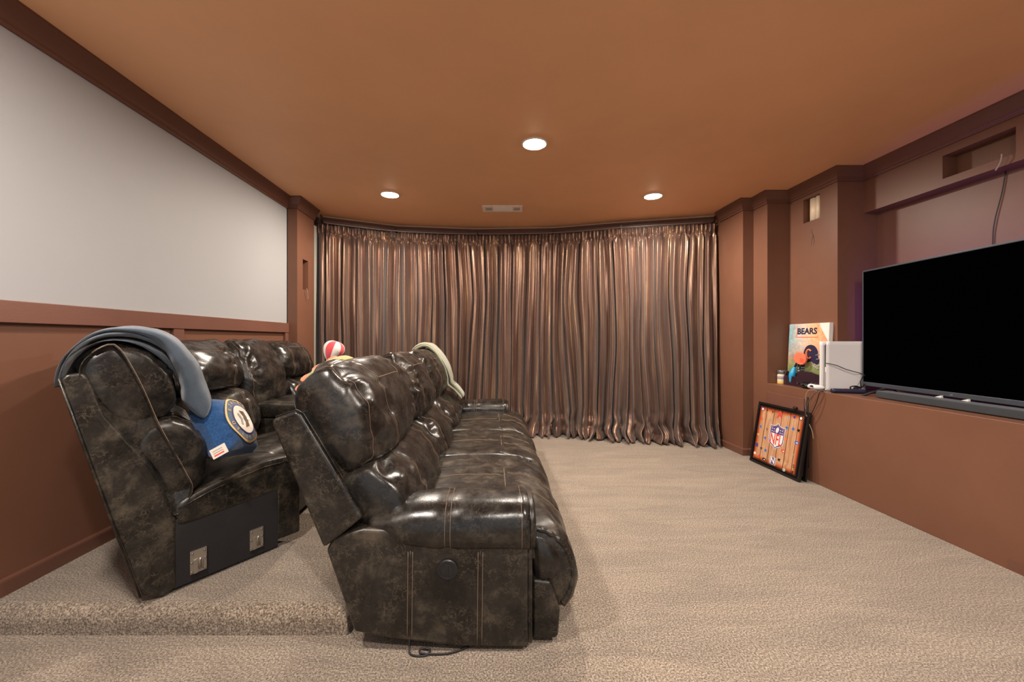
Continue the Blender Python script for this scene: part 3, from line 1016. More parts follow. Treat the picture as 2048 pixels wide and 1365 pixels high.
WHEAD = [(-0.035, 0.830), (0.005, 0.865), (0.020, 0.930), (-0.010, 1.015), (-0.065, 1.085), (-0.135, 1.132), (-0.200, 1.142), (-0.262, 1.105),
         (-0.285, 1.04), (-0.262, 0.96), (-0.20, 0.86), (-0.11, 0.80)]
WLUMB = [(-0.10, 0.80), (-0.02, 0.822), (0.06, 0.787), (0.115, 0.715), (0.130, 0.64), (0.120, 0.56), (0.082, 0.495), (0.0, 0.49), (-0.06, 0.60), (-0.13, 0.73)]
bs = resample([(-0.262, 1.075), (-0.20, 1.132), (-0.158, 1.112), (-0.098, 0.974), (-0.040, 0.800), (0.040, 0.605), (0.070, 0.500), (0.000, 0.420), (-0.105, 0.640), (-0.225, 0.860), (-0.268, 1.0)], 90)
rows = []
cb = bs.mean(0)
for s_, k_ in ((0.030, 0.80), (0.016, 0.90), (0.012, 0.95), (0.014, 0.985), (0.022, 1.0), (0.06, 1.0), (0.12, 1.0)):
    sh = np.array([cb + (p - cb) * 1.0 for p in bs])
    tg_ = np.roll(bs, -1, 0) - np.roll(bs, 1, 0); nr_ = np.stack([tg_[:, 1], -tg_[:, 0]], 1); nr_ /= np.linalg.norm(nr_, axis=1, keepdims=True)
    if np.sum((bs - cb) * nr_) < 0:
        nr_ = -nr_
    sh = bs - nr_ * (1 - k_) * 0.07
    ss_ = np.full(90, s_ - 0.012 * (k_ < 0.97)) + 0.004 * fbm(sh[:, 0] * 14, sh[:, 1] * 9, 44)
    rows.append(np.stack(xfw(sh[:, 0], ss_, sh[:, 1]), -1))
bsd = MB().grid(np.array(rows), cj=True, cap=True).build('back_side', SH, sec, smooth=True)
MB().tube(rows[3][2:54] + np.array([0.0016, -0.0022, 0.0006]), 0.0016, 5).build('stitching', M['thread'], bsd, smooth=True, label='tan stitching')
o, P, t, q = cushion('headrest', WHEAD, 0.020, WL - 0.02, xfw, SH, sec, ns=54, nj=90, e=0.06, k=0.13, wr=0.020, bulge=0.010, seed=201, seams=(0.8,))
o, P, t, q = cushion('lumbar_cushion', WLUMB, 0.020, WL - 0.02, xfw, SH, sec, ns=48, nj=80, e=0.06, k=0.13, wr=0.014, bulge=0.010, seed=207, seams=(0.14,))
stitch_cols(P, t, q, (0.14,), (0, 81), o, 0.006)
WSEAT = [(0.015, 0.462), (0.12, 0.500), (0.24, 0.530), (0.36, 0.550), (0.47, 0.553), (0.535, 0.535), (0.558, 0.49), (0.556, 0.42), (0.54, 0.397), (0.42, 0.392), (0.20, 0.378), (0.025, 0.372), (0.010, 0.39)]
o, P, t, q = cushion('seat_cushion', WSEAT, 0.004, WL - 0.02, xfw, LE, sec, ns=40, nj=76, e=0.02, k=0.05, wr=0.008, bulge=0.002, seed=221)
b = MB()
pp = np.array([(0.02, 0.445), (0.12, 0.478), (0.24, 0.507), (0.36, 0.527), (0.47, 0.528), (0.53, 0.50)])
b.tube(np.stack(xfw(pp[:, 0], np.full(6, -0.001), pp[:, 1]), -1), 0.003, 6)
b.build('piping', LE, o, smooth=True)

# straight run: second seat, console, third seat
RH = [(x, z) for x, z in WHEAD]
RL = [(x, z) for x, z in WLUMB]
RS = [(-0.24, 0.98), (-0.20, 1.01), (-0.10, 0.80), (0.0, 0.60), (0.02, 0.40), (0.02, 0.12), (-0.10, 0.12), (-0.19, 0.5)]
RL_END = 1.70


def prism_r(poly, s0, s1):
    p = np.array(poly)
    return MB().solid(np.stack(xfr(p[:, 0], np.full(len(p), s0), p[:, 1]), -1), np.stack(xfr(p[:, 0], np.full(len(p), s1), p[:, 1]), -1))


prism_r(RS, 0.0, RL_END).build('back_frame', LE, sec, bevel=0.012)
prism_r([(0.0, 0.12), (0.0, 0.40), (0.52, 0.40), (0.56, 0.36), (0.56, 0.12)], 0.0, RL_END).build('base_frame', LE, sec, bevel=0.012)
for k, (sa, sb) in enumerate(((0.01, 0.64), (1.17, RL_END))):
    o, P, t, q = cushion('headrest', RH, sa, sb, xfr, SH, sec, ns=46, nj=84, e=0.11, k=0.26, wr=0.024, bulge=0.025, seed=301 + k * 9, seams=(0.22, 0.78), bulk=0.022)
    stitch_cols(P, t, q, (0.22, 0.78), (0, 85), o, 0.007)
    stitch_row(P, t, near_j(q, -0.05, 1.07), 0.22, 0.78, o, 0.0018)
    o, P, t, q = cushion('lumbar_cushion', RL, sa + 0.01, sb - 0.01, xfr, SH, sec, ns=40, nj=76, e=0.09, k=0.24, wr=0.018, bulge=0.02, seed=311 + k * 9, seams=(0.22, 0.78), bulk=0.018)
    stitch_cols(P, t, q, (0.22, 0.78), (0, 77), o, 0.007)
    o, P, t, q = cushion('seat_cushion', [(x, z) for x, z in WSEAT], sa, sb, xfr, LE, sec, ns=30, nj=70, e=0.04, k=0.10, wr=0.007, bulge=0.006, seed=331 + k)
# tall narrow cushion over the console, and the console box itself
CB = [(0.03, 0.680), (0.065, 0.74), (0.05, 0.84), (0.015, 0.96), (-0.045, 1.07), (-0.12, 1.14), (-0.20, 1.15), (-0.27, 1.08), (-0.22, 0.92), (-0.12, 0.76), (-0.04, 0.66)]
o, P, t, q = cushion('console_back', CB, 0.66, 1.15, xfr, SH, sec, ns=40, nj=90, e=0.12, k=0.30, wr=0.026, bulge=0.025, seed=351, bulk=0.02)
stitch_cols(P, t, q, (0.04,), (0, 91), o, 0, False)
prism_r([(-0.05, 0.42), (-0.05, 0.60), (0.55, 0.60), (0.55, 0.42)], 0.67, 1.15).build('console_box', LE, sec, bevel=0.012, seg=3)
o, P, t, q = cushion('console_lid', [(-0.05, 0.605), (0.25, 0.605), (0.54, 0.605), (0.565, 0.64), (0.54, 0.685), (0.3, 0.70), (0.0, 0.70), (-0.06, 0.66)], 0.665, 1.155, xfr, LE, sec,
                     ns=24, nj=60, e=0.05, k=0.15, wr=0.006, bulge=0.008, seed=361)

# ------------------------------------------------------------------ blankets
def drape(name, curve, tlo, thi, xf, m, L, thick=0.03, fold=0.0, seed=5, layers=1, parent=None):
    """cloth folded over a back: curve (x,z) is the outer line it follows, tlo/thi its two edges along s"""
    n = 70; mj = 26
    q = resample(curve, n, False)
    tg = np.gradient(q, axis=0); tg /= np.linalg.norm(tg, axis=1, keepdims=True)
    nr = np.stack([-tg[:, 1], tg[:, 0]], 1)
    if nr[n // 2][1] < 0:
        nr = -nr
    a = np.linspace(0, 1, n)
    lo = np.interp(a, np.linspace(0, 1, len(tlo)), tlo); hi = np.interp(a, np.linspace(0, 1, len(thi)), thi)
    b = MB()
    for l in range(layers):
        rows = []
        nth = 60
        th = np.linspace(0, 2 * math.pi, nth, endpoint=False)
        for i in range(n):
            # flattened ring: rounded edges, soft folds on the outer face
            ce = np.cos(th); se = np.sin(th)
            sx = np.sign(ce) * np.abs(ce) ** 0.35
            sz = np.sign(se) * np.abs(se) ** 0.6
            w = (hi[i] - lo[i]) / 2 - 0.012 * l
            s = (lo[i] + hi[i]) / 2 + 0.008 * l + w * sx
            base = l * thick
            endf = min(1.0, math.sqrt(max(0.0, 1 - (1 - min(1, min(i, n - 1 - i) / 4.0)) ** 2)) + 0.1)
            o = base + thick * 0.5 + thick * 0.5 * endf * sz
            o = o + fold * (0.5 + 0.5 * np.sign(se)) * fbm(s * 9, np.full(nth, a[i] * 2.2), seed + l) + 0.004 * fbm(s * 25, np.full(nth, a[i] * 9), seed + 3 + l)
            o = o + 0.008 * l * math.sin(a[i] * 9 + l)
            x = q[i, 0] + nr[i, 0] * o; z = q[i, 1] + nr[i, 1] * o
            rows.append(np.stack(xf(x, s, z), -1))
        b.grid(np.array(rows), cj=True, cap=True)
    return b.build(name, m, parent, smooth=True)


def folded_blanket():
    inner = resample([(-0.318, 0.985), (-0.308, 1.04), (-0.292, 1.085), (-0.245, 1.128), (-0.195, 1.146), (-0.13, 1.136), (-0.06, 1.088), (-0.005, 1.018), (0.024, 0.945), (0.030, 0.885), (0.060, 0.835), (0.085, 0.80)], 80, False)
    outer = resample([(-0.335, 0.980), (-0.325, 1.055), (-0.290, 1.125), (-0.235, 1.176), (-0.167, 1.196), (-0.075, 1.193), (0.010, 1.155), (0.062, 1.095), (0.098, 1.035), (0.118, 0.97), (0.140, 0.88), (0.135, 0.80)], 80, False)
    n = 80
    parts = []
    A_ = np.linspace(0, 1, 9)
    spec = [  # near edge, far edge, lower fraction, upper fraction, last row
        ([0.020, 0.012, 0.008, 0.012, 0.022, 0.05, 0.09, 0.12, 0.14], [0.38, 0.42, 0.44, 0.44, 0.44, 0.42, 0.40, 0.38, 0.34], [0.0] * 9, [0.34] * 9, 62),
        ([0.008, 0.002, -0.002, 0.004, 0.020, 0.05, 0.09, 0.12, 0.14], [0.39, 0.43, 0.45, 0.46, 0.45, 0.44, 0.42, 0.40, 0.36], [0.33] * 9, [0.66] * 9, 54),
        ([0.016, 0.010, 0.004, 0.000, -0.006, -0.004, 0.020, 0.045, 0.055], [0.40, 0.44, 0.46, 0.46, 0.46, 0.45, 0.43, 0.40, 0.34],
         [0.66, 0.66, 0.66, 0.64, 0.50, 0.18, 0.05, 0.05, 0.10], [1.0] * 9, 80)]
    for l, (lo_e, hi_e, f0_e, f1_e, last) in enumerate(spec):
        rows = []
        nth = 72; th = np.linspace(0, 2 * math.pi, nth, endpoint=False)
        for i in range(last):
            a = i / (n - 1.0)
            lo = np.interp(a, A_, lo_e); hi = np.interp(a, A_, hi_e); f0 = np.interp(a, A_, f0_e); f1 = np.interp(a, A_, f1_e)
            ce = np.cos(th); se = np.sin(th)
            sx = np.sign(ce) * np.abs(ce) ** 0.35; sz = np.sign(se) * np.abs(se) ** 0.65
            endf = math.sqrt(max(0.0, 1 - (1 - min(1, min(i, last - 1 - i) / 6.0)) ** 2)) * 0.9 + 0.1
            s_ = (lo + hi) / 2 + (hi - lo) / 2 * sx * (0.94 + 0.06 * endf)
            f = (f0 + f1) / 2 + (f1 - f0) / 2 * sz * endf
            soft = 0.014 * (0.5 + 0.5 * sz) * fbm(s_ * 7 + 3, np.full(nth, a * 3.2), 15 + l, 2) + 0.003 * fbm(s_ * 26, np.full(nth, a * 16), 25 + l)
            dx = outer[i] - inner[i]; L = np.linalg.norm(dx)
            x = inner[i, 0] + dx[0] * (f + soft / L); z = inner[i, 1] + dx[1] * (f + soft / L)
            rows.append(np.stack(xfw(x, s_ + 0.006 * fbm(np.full(nth, a * 9), th, 35 + l), z), -1))
        parts.append(np.array(rows))
    return parts


bl = thing('blanket', 'thick grey-blue fleece blanket folded over the back of the rear sectional', 'blanket', (-1.6, 1.75, 1.1))
for R in folded_blanket():
    MB().grid(R, cj=True, cap=True).build('fold_layer', M['blue_fleece'], bl, smooth=True)

o = drape('throw', [(-0.83, 0.93), (-0.80, 1.02), (-0.755, 1.065), (-0.69, 1.075), (-0.63, 1.035), (-0.575, 0.965), (-0.535, 0.88), (-0.512, 0.79), (-0.505, 0.72), (-0.44, 0.66), (-0.37, 0.58)],
          [2.30, 2.30, 2.30, 2.30, 2.32, 2.34, 2.36], [2.66, 2.66, 2.66, 2.66, 2.66, 2.64, 2.62], xf1, M['green_fleece'], LF, 0.021, 0.014, 9, 2)
tag(o, 'sage green fleece throw hanging over the far end of the front sofa back', 'blanket')

# ------------------------------------------------------------------ blue cushion on the rear sectional
pc = np.array([-1.385, 1.93, 0.725])
pn = Vector((0.86, 0.22, 0.46)).normalized()               # printed face looks out over the seat
pu = Vector((0.10, 1.0, 0.02)); pu = (pu - pn * pu.dot(pn)).normalized()
pv = pn.cross(pu)
if pv.z < 0:
    pv = -pv
# turned a little in its own plane
ang = math.radians(-4)
pu, pv = pu * math.cos(ang) + pv * math.sin(ang), pv * math.cos(ang) - pu * math.sin(ang)
HW = 0.150; TH = 0.080


def pil(a, c, h):
    return tuple(Vector(pc) + pu * (a * HW) + pv * (c * HW) + pn * h)


def pil_h(a, c):
    return TH * (max(0.0, (1 - a ** 4)) ** 0.5) * (max(0.0, (1 - c ** 4)) ** 0.5)


t = thing('throw_pillow', 'royal blue plush pillow with an eagle crest, on the rear sectional seat', 'pillow', tuple(pc - np.array([0, 0, 0.16])))
b = MB(); nn = 28; rows = []
for side in (1, -1):
    rows = []
    for i in range(nn + 1):
        a = -1 + 2 * i / nn; row = []
        for j in range(nn + 1):
            c = -1 + 2 * j / nn
            pinch = 1 - 0.05 * (1 - a * a) - 0.0
            aa = a * (1 - 0.06 * (1 - c * c)); cc = c * (1 - 0.06 * (1 - a * a))
            h = side * (pil_h(a, c) + 0.012 * float(fbm(a * 2.2 + 9, c * 7, 77)) * min(1, pil_h(a, c) / 0.02) * (1.0 if abs(a - 0.05) > 0.8 or abs(c) > 0.8 or side < 0 else 0.0))
            row.append(pil(aa, cc, h))
        rows.append(row)
    b.grid(np.array(rows))
b.build('pillow_body', M['blue_plush'], t, smooth=True)


def pdisc(r0, r1, h, m, name, ox=0.05, oy=0.0, n=40):
    b = MB(); rr = []
    for r in np.linspace(r0, r1, 6):
        rr.append([pil((ox + r * math.cos(k * 2 * math.pi / n)), (oy + r * math.sin(k * 2 * math.pi / n)),
                       pil_h(min(0.99, abs(ox + r * math.cos(k * 2 * math.pi / n))), min(0.99, abs(oy + r * math.sin(k * 2 * math.pi / n)))) + h) for k in range(n)])
    b.grid(np.array(rr), cj=True)
    return b.build(name, m, t, smooth=True)


pdisc(0.0, 0.80, 0.003, M['slate_plush'], 'crest_field')
pdisc(0.74, 0.80, 0.005, M['gold'], 'crest_rope')
pdisc(0.0, 0.50, 0.0065, M['label_paper'], 'crest_center')
pdisc(0.50, 0.53, 0.007, M['violet_print'], 'crest_ring')


def pillow_letter(ch, ang, rad, size=0.085):
    cu = bpy.data.curves.new('lettering', 'FONT'); cu.body = ch; cu.size = size * HW * 2.0; cu.align_x = 'CENTER'; cu.align_y = 'CENTER'
    ob = bpy.data.objects.new('tmp', cu); C.objects.link(ob)
    dg = bpy.context.evaluated_depsgraph_get(); me = bpy.data.meshes.new_from_object(ob.evaluated_get(dg))
    bpy.data.objects.remove(ob)
    b = MB(); ca, sa = math.cos(ang), math.sin(ang)
    for v in me.vertices:
        x, y = v.co.x / HW, v.co.y / HW
        # upright direction points outwards from the crest centre
        px = 0.05 + (rad + y) * ca + x * sa; py = (rad + y) * sa - x * ca
        b.v.append(pil(px, py, pil_h(min(.99, abs(px)), min(.99, abs(py))) + 0.0062))
    b.f = [tuple(p.vertices) for p in me.polygons]
    return b


b = MB()
for k, ch in enumerate('UNITED STATES'):
    if ch != ' ':
        w = pillow_letter(ch, math.radians(290 - k * 20), 0.635)
        base = len(b.v); b.v += w.v; b.f += [tuple(i + base for i in f) for f in w.f]
b.build('lettering', M['gold'], t, kind='stuff')
# eagle: spread wings, body, head
def ppoly(pts, h, m, name):
    b = MB(); b.flat([pil(0.05 + x, y, pil_h(0.05 + x, y) + h) for x, y in pts]); return b.build(name, m, t)


ppoly([(-0.10, 0.30), (0.02, 0.10), (-0.02, 0.0), (0.02, -0.10), (-0.10, -0.30), (0.14, -0.26), (0.18, -0.08), (0.22, 0.0), (0.18, 0.08), (0.14, 0.26)], 0.009, M['wicker'], 'crest_eagle')
ppoly([(0.17, -0.04), (0.30, -0.05), (0.34, 0.01), (0.28, 0.05), (0.18, 0.04)], 0.0095, M['white'], 'crest_head')
ppoly([(-0.28, 0.18), (-0.20, 0.22), (-0.10, 0.0), (-0.20, -0.22), (-0.28, -0.18), (-0.20, 0.0)], 0.009, M['grey_print'], 'crest_anchor')
# sewn-in care tag
b = MB(); c = Vector(pil(-0.62, -0.98, 0.0))
c = Vector((-1.287, 1.725, 0.632))
tu = Vector((0.80, 0.35, 0.48)).normalized(); tv = Vector((0.15, 0.85, -0.10)); tv = (tv - tu * tv.dot(tu)).normalized()
tn = tu.cross(tv)


# ------------------------------------------------------------------ text helper
def text(body, size, origin, ux, uy, m, parent, name='lettering', bold=0.0, lift=0.0006, sx=1.0):
    cu = bpy.data.curves.new(name, 'FONT'); cu.body = body; cu.size = size; cu.align_x = 'CENTER'; cu.align_y = 'CENTER'; cu.offset = bold; cu.extrude = 0.0003
    cu.resolution_u = 3
    ob = bpy.data.objects.new('tmp', cu); C.objects.link(ob)
    dg = bpy.context.evaluated_depsgraph_get(); me = bpy.data.meshes.new_from_object(ob.evaluated_get(dg))
    bpy.data.objects.remove(ob)
    ux = Vector(ux).normalized(); uy = Vector(uy).normalized(); nz = ux.cross(uy)
    b = MB()
    for v in me.vertices:
        b.v.append(tuple(Vector(origin) + ux * v.co.x * sx + uy * v.co.y + nz * (v.co.z + lift)))
    b.f = [tuple(p.vertices) for p in me.polygons]
    return b.build(name, m, parent, kind='stuff' if len(body) > 1 else None)


for q0, q1, mm_ in ((0.008, 0.010, 'red'), (0.020, 0.006, 'grey_print'), (0.030, 0.006, 'grey_print')):
    MB().obox(tuple(c + tu * 0.008 + tn * q0 - tv * 0.0006), tu * 0.040, tv * 0.0004, tn * q1 * 0.6).build('tag_print', M[mm_], t)
tg_o = MB().obox(tuple(c), tu * 0.062, tv * 0.001, tn * 0.045).build('care_tag', M['label_paper'], t, label='white care tag')

# ------------------------------------------------------------------ soft toys behind the front sofa
t = thing('toy_balloon', 'red and white striped toy hot-air balloon standing above the rear sofa', 'toy', (-1.06, 2.36, 0.99))
bc = Vector((-1.055, 2.36, 1.082)); ax = Vector((0.33, 0.05, 0.94)).normalized()
q_ = Vector((0, 0, 1)).rotation_difference(ax)
prof = [(0.016, -0.062), (0.030, -0.045), (0.045, -0.022), (0.055, 0.005), (0.056, 0.025), (0.046, 0.046), (0.028, 0.058), (0.004, 0.062)]
prof = resample(prof, 14, False)
for k in range(8):
    b = MB(); rows = []
    for r, h in prof:
        rows.append([tuple(bc + q_ @ Vector((r * (1 + 0.06 * math.sin(math.pi * i / 6)) * math.cos((k + i / 6.0) * math.pi / 4 + 0.3), r * (1 + 0.06 * math.sin(math.pi * i / 6)) * math.sin((k + i / 6.0) * math.pi / 4 + 0.3), h)))
                     for i in range(7)])
    b.grid(np.array(rows))
    b.build('balloon_gore', M['felt_red'] if k % 2 else M['felt_white'], t, smooth=True)
b = MB(); b.lathe([(0.010, -0.098), (0.016, -0.095), (0.018, -0.072), (0.013, -0.070)], tuple(bc), tuple(ax), 12)
b.build('basket', M['wicker'], t)
b = MB()
for k in range(4):
    a = k * math.pi / 2 + .4
    b.tube([tuple(bc + q_ @ Vector((0.016 * math.cos(a), 0.016 * math.sin(a), -0.072))), tuple(bc + q_ @ Vector((0.017 * math.cos(a), 0.017 * math.sin(a), -0.06)))], 0.0015, 4)
b.build('rope', M['wicker'], t)

t = thing('plush_flower', 'yellow-green plush leaf toy with orange petals behind the front sofa back', 'toy', (-1.03, 2.05, 0.90))
# a domed disc with petals round its rim
fc = Vector((-0.955, 2.10, 0.975)); fn = Vector((-0.30, -0.50, 0.80)).normalized()
q_ = Vector((0, 0, 1)).rotation_difference(fn)
b = MB(); rows = []
for r, h in [(0.135, -0.012), (0.140, 0.0), (0.128, 0.018), (0.095, 0.032), (0.05, 0.040), (0.003, 0.042)]:
    rows.append([tuple(fc + q_ @ Vector((r * math.cos(i * math.pi / 16), r * math.sin(i * math.pi / 16), h))) for i in range(32)])
b.grid(np.array(rows), cj=True, cap=True); b.build('plush_body', M['felt_green'], t, smooth=True)
for k in range(6):
    a = math.radians(105 + k * 31)
    u = q_ @ Vector((math.cos(a), math.sin(a), 0)); v = q_ @ Vector((-math.sin(a), math.cos(a), 0)); w = q_ @ Vector((0, 0, 1))
    pts = [(0.10, -0.030), (0.15, -0.038), (0.18, -0.022), (0.188, 0.0), (0.18, 0.022), (0.15, 0.038), (0.10, 0.030)]
    b = MB(); b.solid([tuple(fc + u * x + v * y - w * 0.010) for x, y in pts], [tuple(fc + u * x + v * y + w * 0.006) for x, y in pts])
    b.build('petal', M['felt_orange'], t, bevel=0.004)

# ------------------------------------------------------------------ media ledge with its cabinet
ledge = thing('media_ledge', 'long brown built-in ledge under the television, with a cabinet door at its far end', 'ledge', (2.55, 1.5, 0))
b = MB(); b.hexa([(fx_(3.77), 3.77), (fx_(YB), YB), (3.19, YB), (2.955, 3.235), (2.64, 3.24), (2.61, 3.77)], 0.0, 0.74)
b.build('ledge_body', M['brown'], ledge, bevel=0.004)
# slightly open cabinet door
dA = np.array([fx_(3.745) - 0.003, 3.745]); dB = np.array([fx_(3.30) - 0.012, 3.295])
u = dB - dA; u = u / np.linalg.norm(u); L = np.linalg.norm(dB - dA); n_ = np.array([-u[1], u[0]]); n_ = n_ if n_[0] < 0 else -n_
b = MB(); b.obox((dA[0], dA[1], 0.10), (u[0] * L, u[1] * L, 0), (n_[0] * 0.010, n_[1] * 0.010, 0), (0, 0, 0.565))
door = b.build('cabinet_door', M['brown_wood'], ledge, bevel=0.003)
kp = dA + u * (L * 0.84) + n_ * 0.010
b = MB(); b.lathe([(0.008, 0.0), (0.007, 0.012), (0.016, 0.016), (0.017, 0.024), (0.010, 0.029), (0.001, 0.030)], (kp[0], kp[1], 0.575), (n_[0], n_[1], 0), 16)
b.build('knob', mat('dark_bronze', (0.05, 0.03, 0.02), 0.35, 0.6), door, smooth=True)
b = MB(); b.hexa([(fx_(3.27) - 0.001, 3.288), (fx_(3.27) - 0.001, 3.268), (fx_(3.27) + 0.01, 3.268), (fx_(3.27) + 0.01, 3.288)], 0.10, 0.68)  # solid dark strip painted in for the shade beside the open door
b.build('door_gap_shade', M['dark'], ledge)

# ------------------------------------------------------------------ television
tvp0 = np.array([2.700, 3.080]); tvp1 = np.array([2.657, 1.555])
u = (tvp1 - tvp0); TW = np.linalg.norm(u); u /= TW; nn_ = np.array([u[1], -u[0]]); nn_ = nn_ if nn_[0] < 0 else -nn_
TZ0, TZ1 = 0.800, 1.680
tv = thing('television', 'large flat television with a black screen standing on the brown ledge', 'television', (2.70, 2.3, 0.74))


def tvbox(s0, s1, z0, z1, n0, n1):
    o = tvp0 + u * s0 + nn_ * n0
    return MB().obox((o[0], o[1], z0), (u[0] * (s1 - s0), u[1] * (s1 - s0), 0), (nn_[0] * (n1 - n0), nn_[1] * (n1 - n0), 0), (0, 0, z1 - z0))


tvbox(0.004, TW - 0.004, TZ0 + 0.004, TZ1 - 0.004, -0.045, -0.004).build('casing', M['black_plastic'], tv, bevel=0.006)
tvbox(0.010, TW - 0.010, TZ0 + 0.030, TZ1 - 0.012, -0.006, 0.001).build('screen', M['screen'], tv, label='black glass screen')
bz = M['bezel']
tvbox(0, TW, TZ1 - 0.012, TZ1, -0.03, 0.004).build('bezel', bz, tv, bevel=0.002)
tvbox(0, TW, TZ0, TZ0 + 0.030, -0.03, 0.006).build('bezel', bz, tv, bevel=0.003)
tvbox(0, 0.009, TZ0, TZ1, -0.03, 0.004).build('bezel', bz, tv, bevel=0.002)
tvbox(TW - 0.009, TW, TZ0, TZ1, -0.03, 0.004).build('bezel', bz, tv, bevel=0.002)
for s in (0.20, TW - 0.10):
    b = MB()
    def fp(n, z, ds=0.0):
        o = tvp0 + u * (s + ds) + nn_ * n
        return (o[0], o[1], z)
    for sg in (1, -1):
        e = 0.14 * sg - 0.02
        ring0 = [fp(-0.012, TZ0 + 0.01, -0.016), fp(-0.030, TZ0 + 0.01, -0.016), fp(-0.030, TZ0 + 0.01, 0.016), fp(-0.012, TZ0 + 0.01, 0.016)]
        ring1 = [fp(e + 0.012 * sg, 0.742, -0.012 - 0.05), fp(e - 0.012 * sg, 0.742, -0.012 - 0.05), fp(e - 0.012 * sg, 0.742, 0.012 - 0.05), fp(e + 0.012 * sg, 0.742, 0.012 - 0.05)]
        b.solid(ring0, ring1)
    b.build('stand_foot', M['black_plastic'], tv)
text('LG', 0.014, tuple([*(tvp0 + u * 0.645 + nn_ * 0.0065), TZ0 + 0.014]), (u[0], u[1], 0), (0, 0, 1), M['grey_print'], tv)
# light strip stuck to the back of the set, glowing on the wall
b = tvbox(0.04, TW - 0.10, TZ1 - 0.08, TZ1 - 0.065, -0.053, -0.046)
b2 = tvbox(0.04, 0.055, TZ0 + 0.10, TZ1 - 0.08, -0.053, -0.046)
base = len(b.v); b.v += b2.v; b.f += [tuple(i + base for i in f) for f in b2.f]
b.build('light_strip', M['led'], tv, label='violet light strip on the back')

sb0 = np.array([2.563, 2.820]); sb1 = np.array([2.588, 1.82]); u2 = (sb1 - sb0); SL = np.linalg.norm(u2); u2 /= SL
n2 = np.array([-u2[1], u2[0]]); n2 = n2 if n2[0] > 0 else -n2
sbar = thing('soundbar', 'long dark grey soundbar lying on the ledge in front of the television', 'speaker', (2.6, 2.2, 0.74))
MB().obox((sb0[0], sb0[1], 0.744), (u2[0] * SL, u2[1] * SL, 0), (n2[0] * 0.085, n2[1] * 0.085, 0), (0, 0, 0.046)).build('grille_body', M['soundbar'], sbar, bevel=0.006)
MB().obox((sb0[0] + n2[0] * .006, sb0[1] - 0.006, 0.789), (u2[0] * (SL - .012), u2[1] * (SL - .012), 0), (n2[0] * 0.075, n2[1] * 0.075, 0), (0, 0, 0.003)).build('top_plate', M['soundbar_top_lit'], sbar)
for s in (0.1, SL - 0.1):
    o = sb0 + u2 * s + n2 * 0.03
    MB().box(o[0], o[0] + 0.03, o[1] - 0.03, o[1], 0.74, 0.745).build('foot', M['black_plastic'], sbar)

# ------------------------------------------------------------------ game console
gc = thing('game_console', 'upright white game console with a black core beside the television', 'game console', (2.62, 3.14, 0.74))


cgo = Vector((2.487, 3.168, 0.742)); cgu = Vector((0.966, -0.259, 0)); cgn = Vector((0.259, 0.966, 0))


def cgp(x, n, z):
    return tuple(cgo + cgu * x + cgn * n + Vector((0, 0, z)))


def console_plate(n0, sgn, x0, x1, name):
    """curved plate, 0.395 tall"""
    b = MB(); rows = []
    for z in np.linspace(0, 0.395, 14):
        row = []
        for x in np.linspace(x0, x1, 12):
            fl = 0.006 * ((z - 0.2) / 0.2) ** 2 + 0.005 * ((x - 0.13) / 0.13) ** 2
            row.append(cgp(x + 0.004 * (z - .2), n0 + sgn * (fl - 0.006), z))
        rows.append(row)
    b.grid(np.array(rows))
    o = b.build(name, M['white_plastic'], gc, smooth=True)
    s = o.modifiers.new('thick', 'SOLIDIFY'); s.thickness = 0.007; s.offset = 0
    return o


console_plate(0.006, -1, 0.004, 0.262, 'side_plate'); console_plate(0.074, 1, -0.012, 0.262, 'side_plate')


def cbox(x0, x1, n0, n1, z0, z1):
    return MB().obox(cgp(x0, n0, z0), cgu * (x1 - x0), cgn * (n1 - n0), (0, 0, z1 - z0))


cbox(0.016, 0.250, 0.014, 0.066, 0.0, 0.372).build('core', M['black_plastic'], gc, bevel=0.010, seg=3)
cbox(0.008, 0.026, 0.012, 0.040, 0.003, 0.19).build('disc_drive_cover', M['white_plastic'], gc, bevel=0.004)
cbox(0.0065, 0.0085, 0.022, 0.026, 0.02, 0.15).build('slot', M['dark'], gc)

# ------------------------------------------------------------------ printed canvas leaning in the alcove
cv = thing('canvas_print', 'bright football canvas print with a navy helmet, leaning in the alcove', 'picture', (2.59, 3.53, 0.74))
c00 = Vector((2.562, 3.728, 0.742)); cu_ = Vector((0.020, -0.445, 0.0)); cvv = Vector((0.026, 0.0, 0.55)); cn = Vector((-1, -0.045, 0.047)).normalized()
CW = cu_.length; CH = cvv.length; cux = cu_.normalized(); cuy = cvv.normalized()
cn = cux.cross(cuy); cn = cn if cn.x < 0 else -cn


def cpt(a, c, h=0.0):
    return tuple(c00 + cu_ * a + cvv * c + cn * h)


MB().solid([cpt(0, 0, 0), cpt(1, 0, 0), cpt(1, 1, 0), cpt(0, 1, 0)], [cpt(0, 0, -0.034), cpt(1, 0, -0.034), cpt(1, 1, -0.034), cpt(0, 1, -0.034)]) \
    .build('canvas_body', M['white'], cv, bevel=0.002)


def cpoly(pts, m, name, h, par=cv):
    return MB().flat([cpt(a, c, h) for a, c in pts]).build(name, m, par)


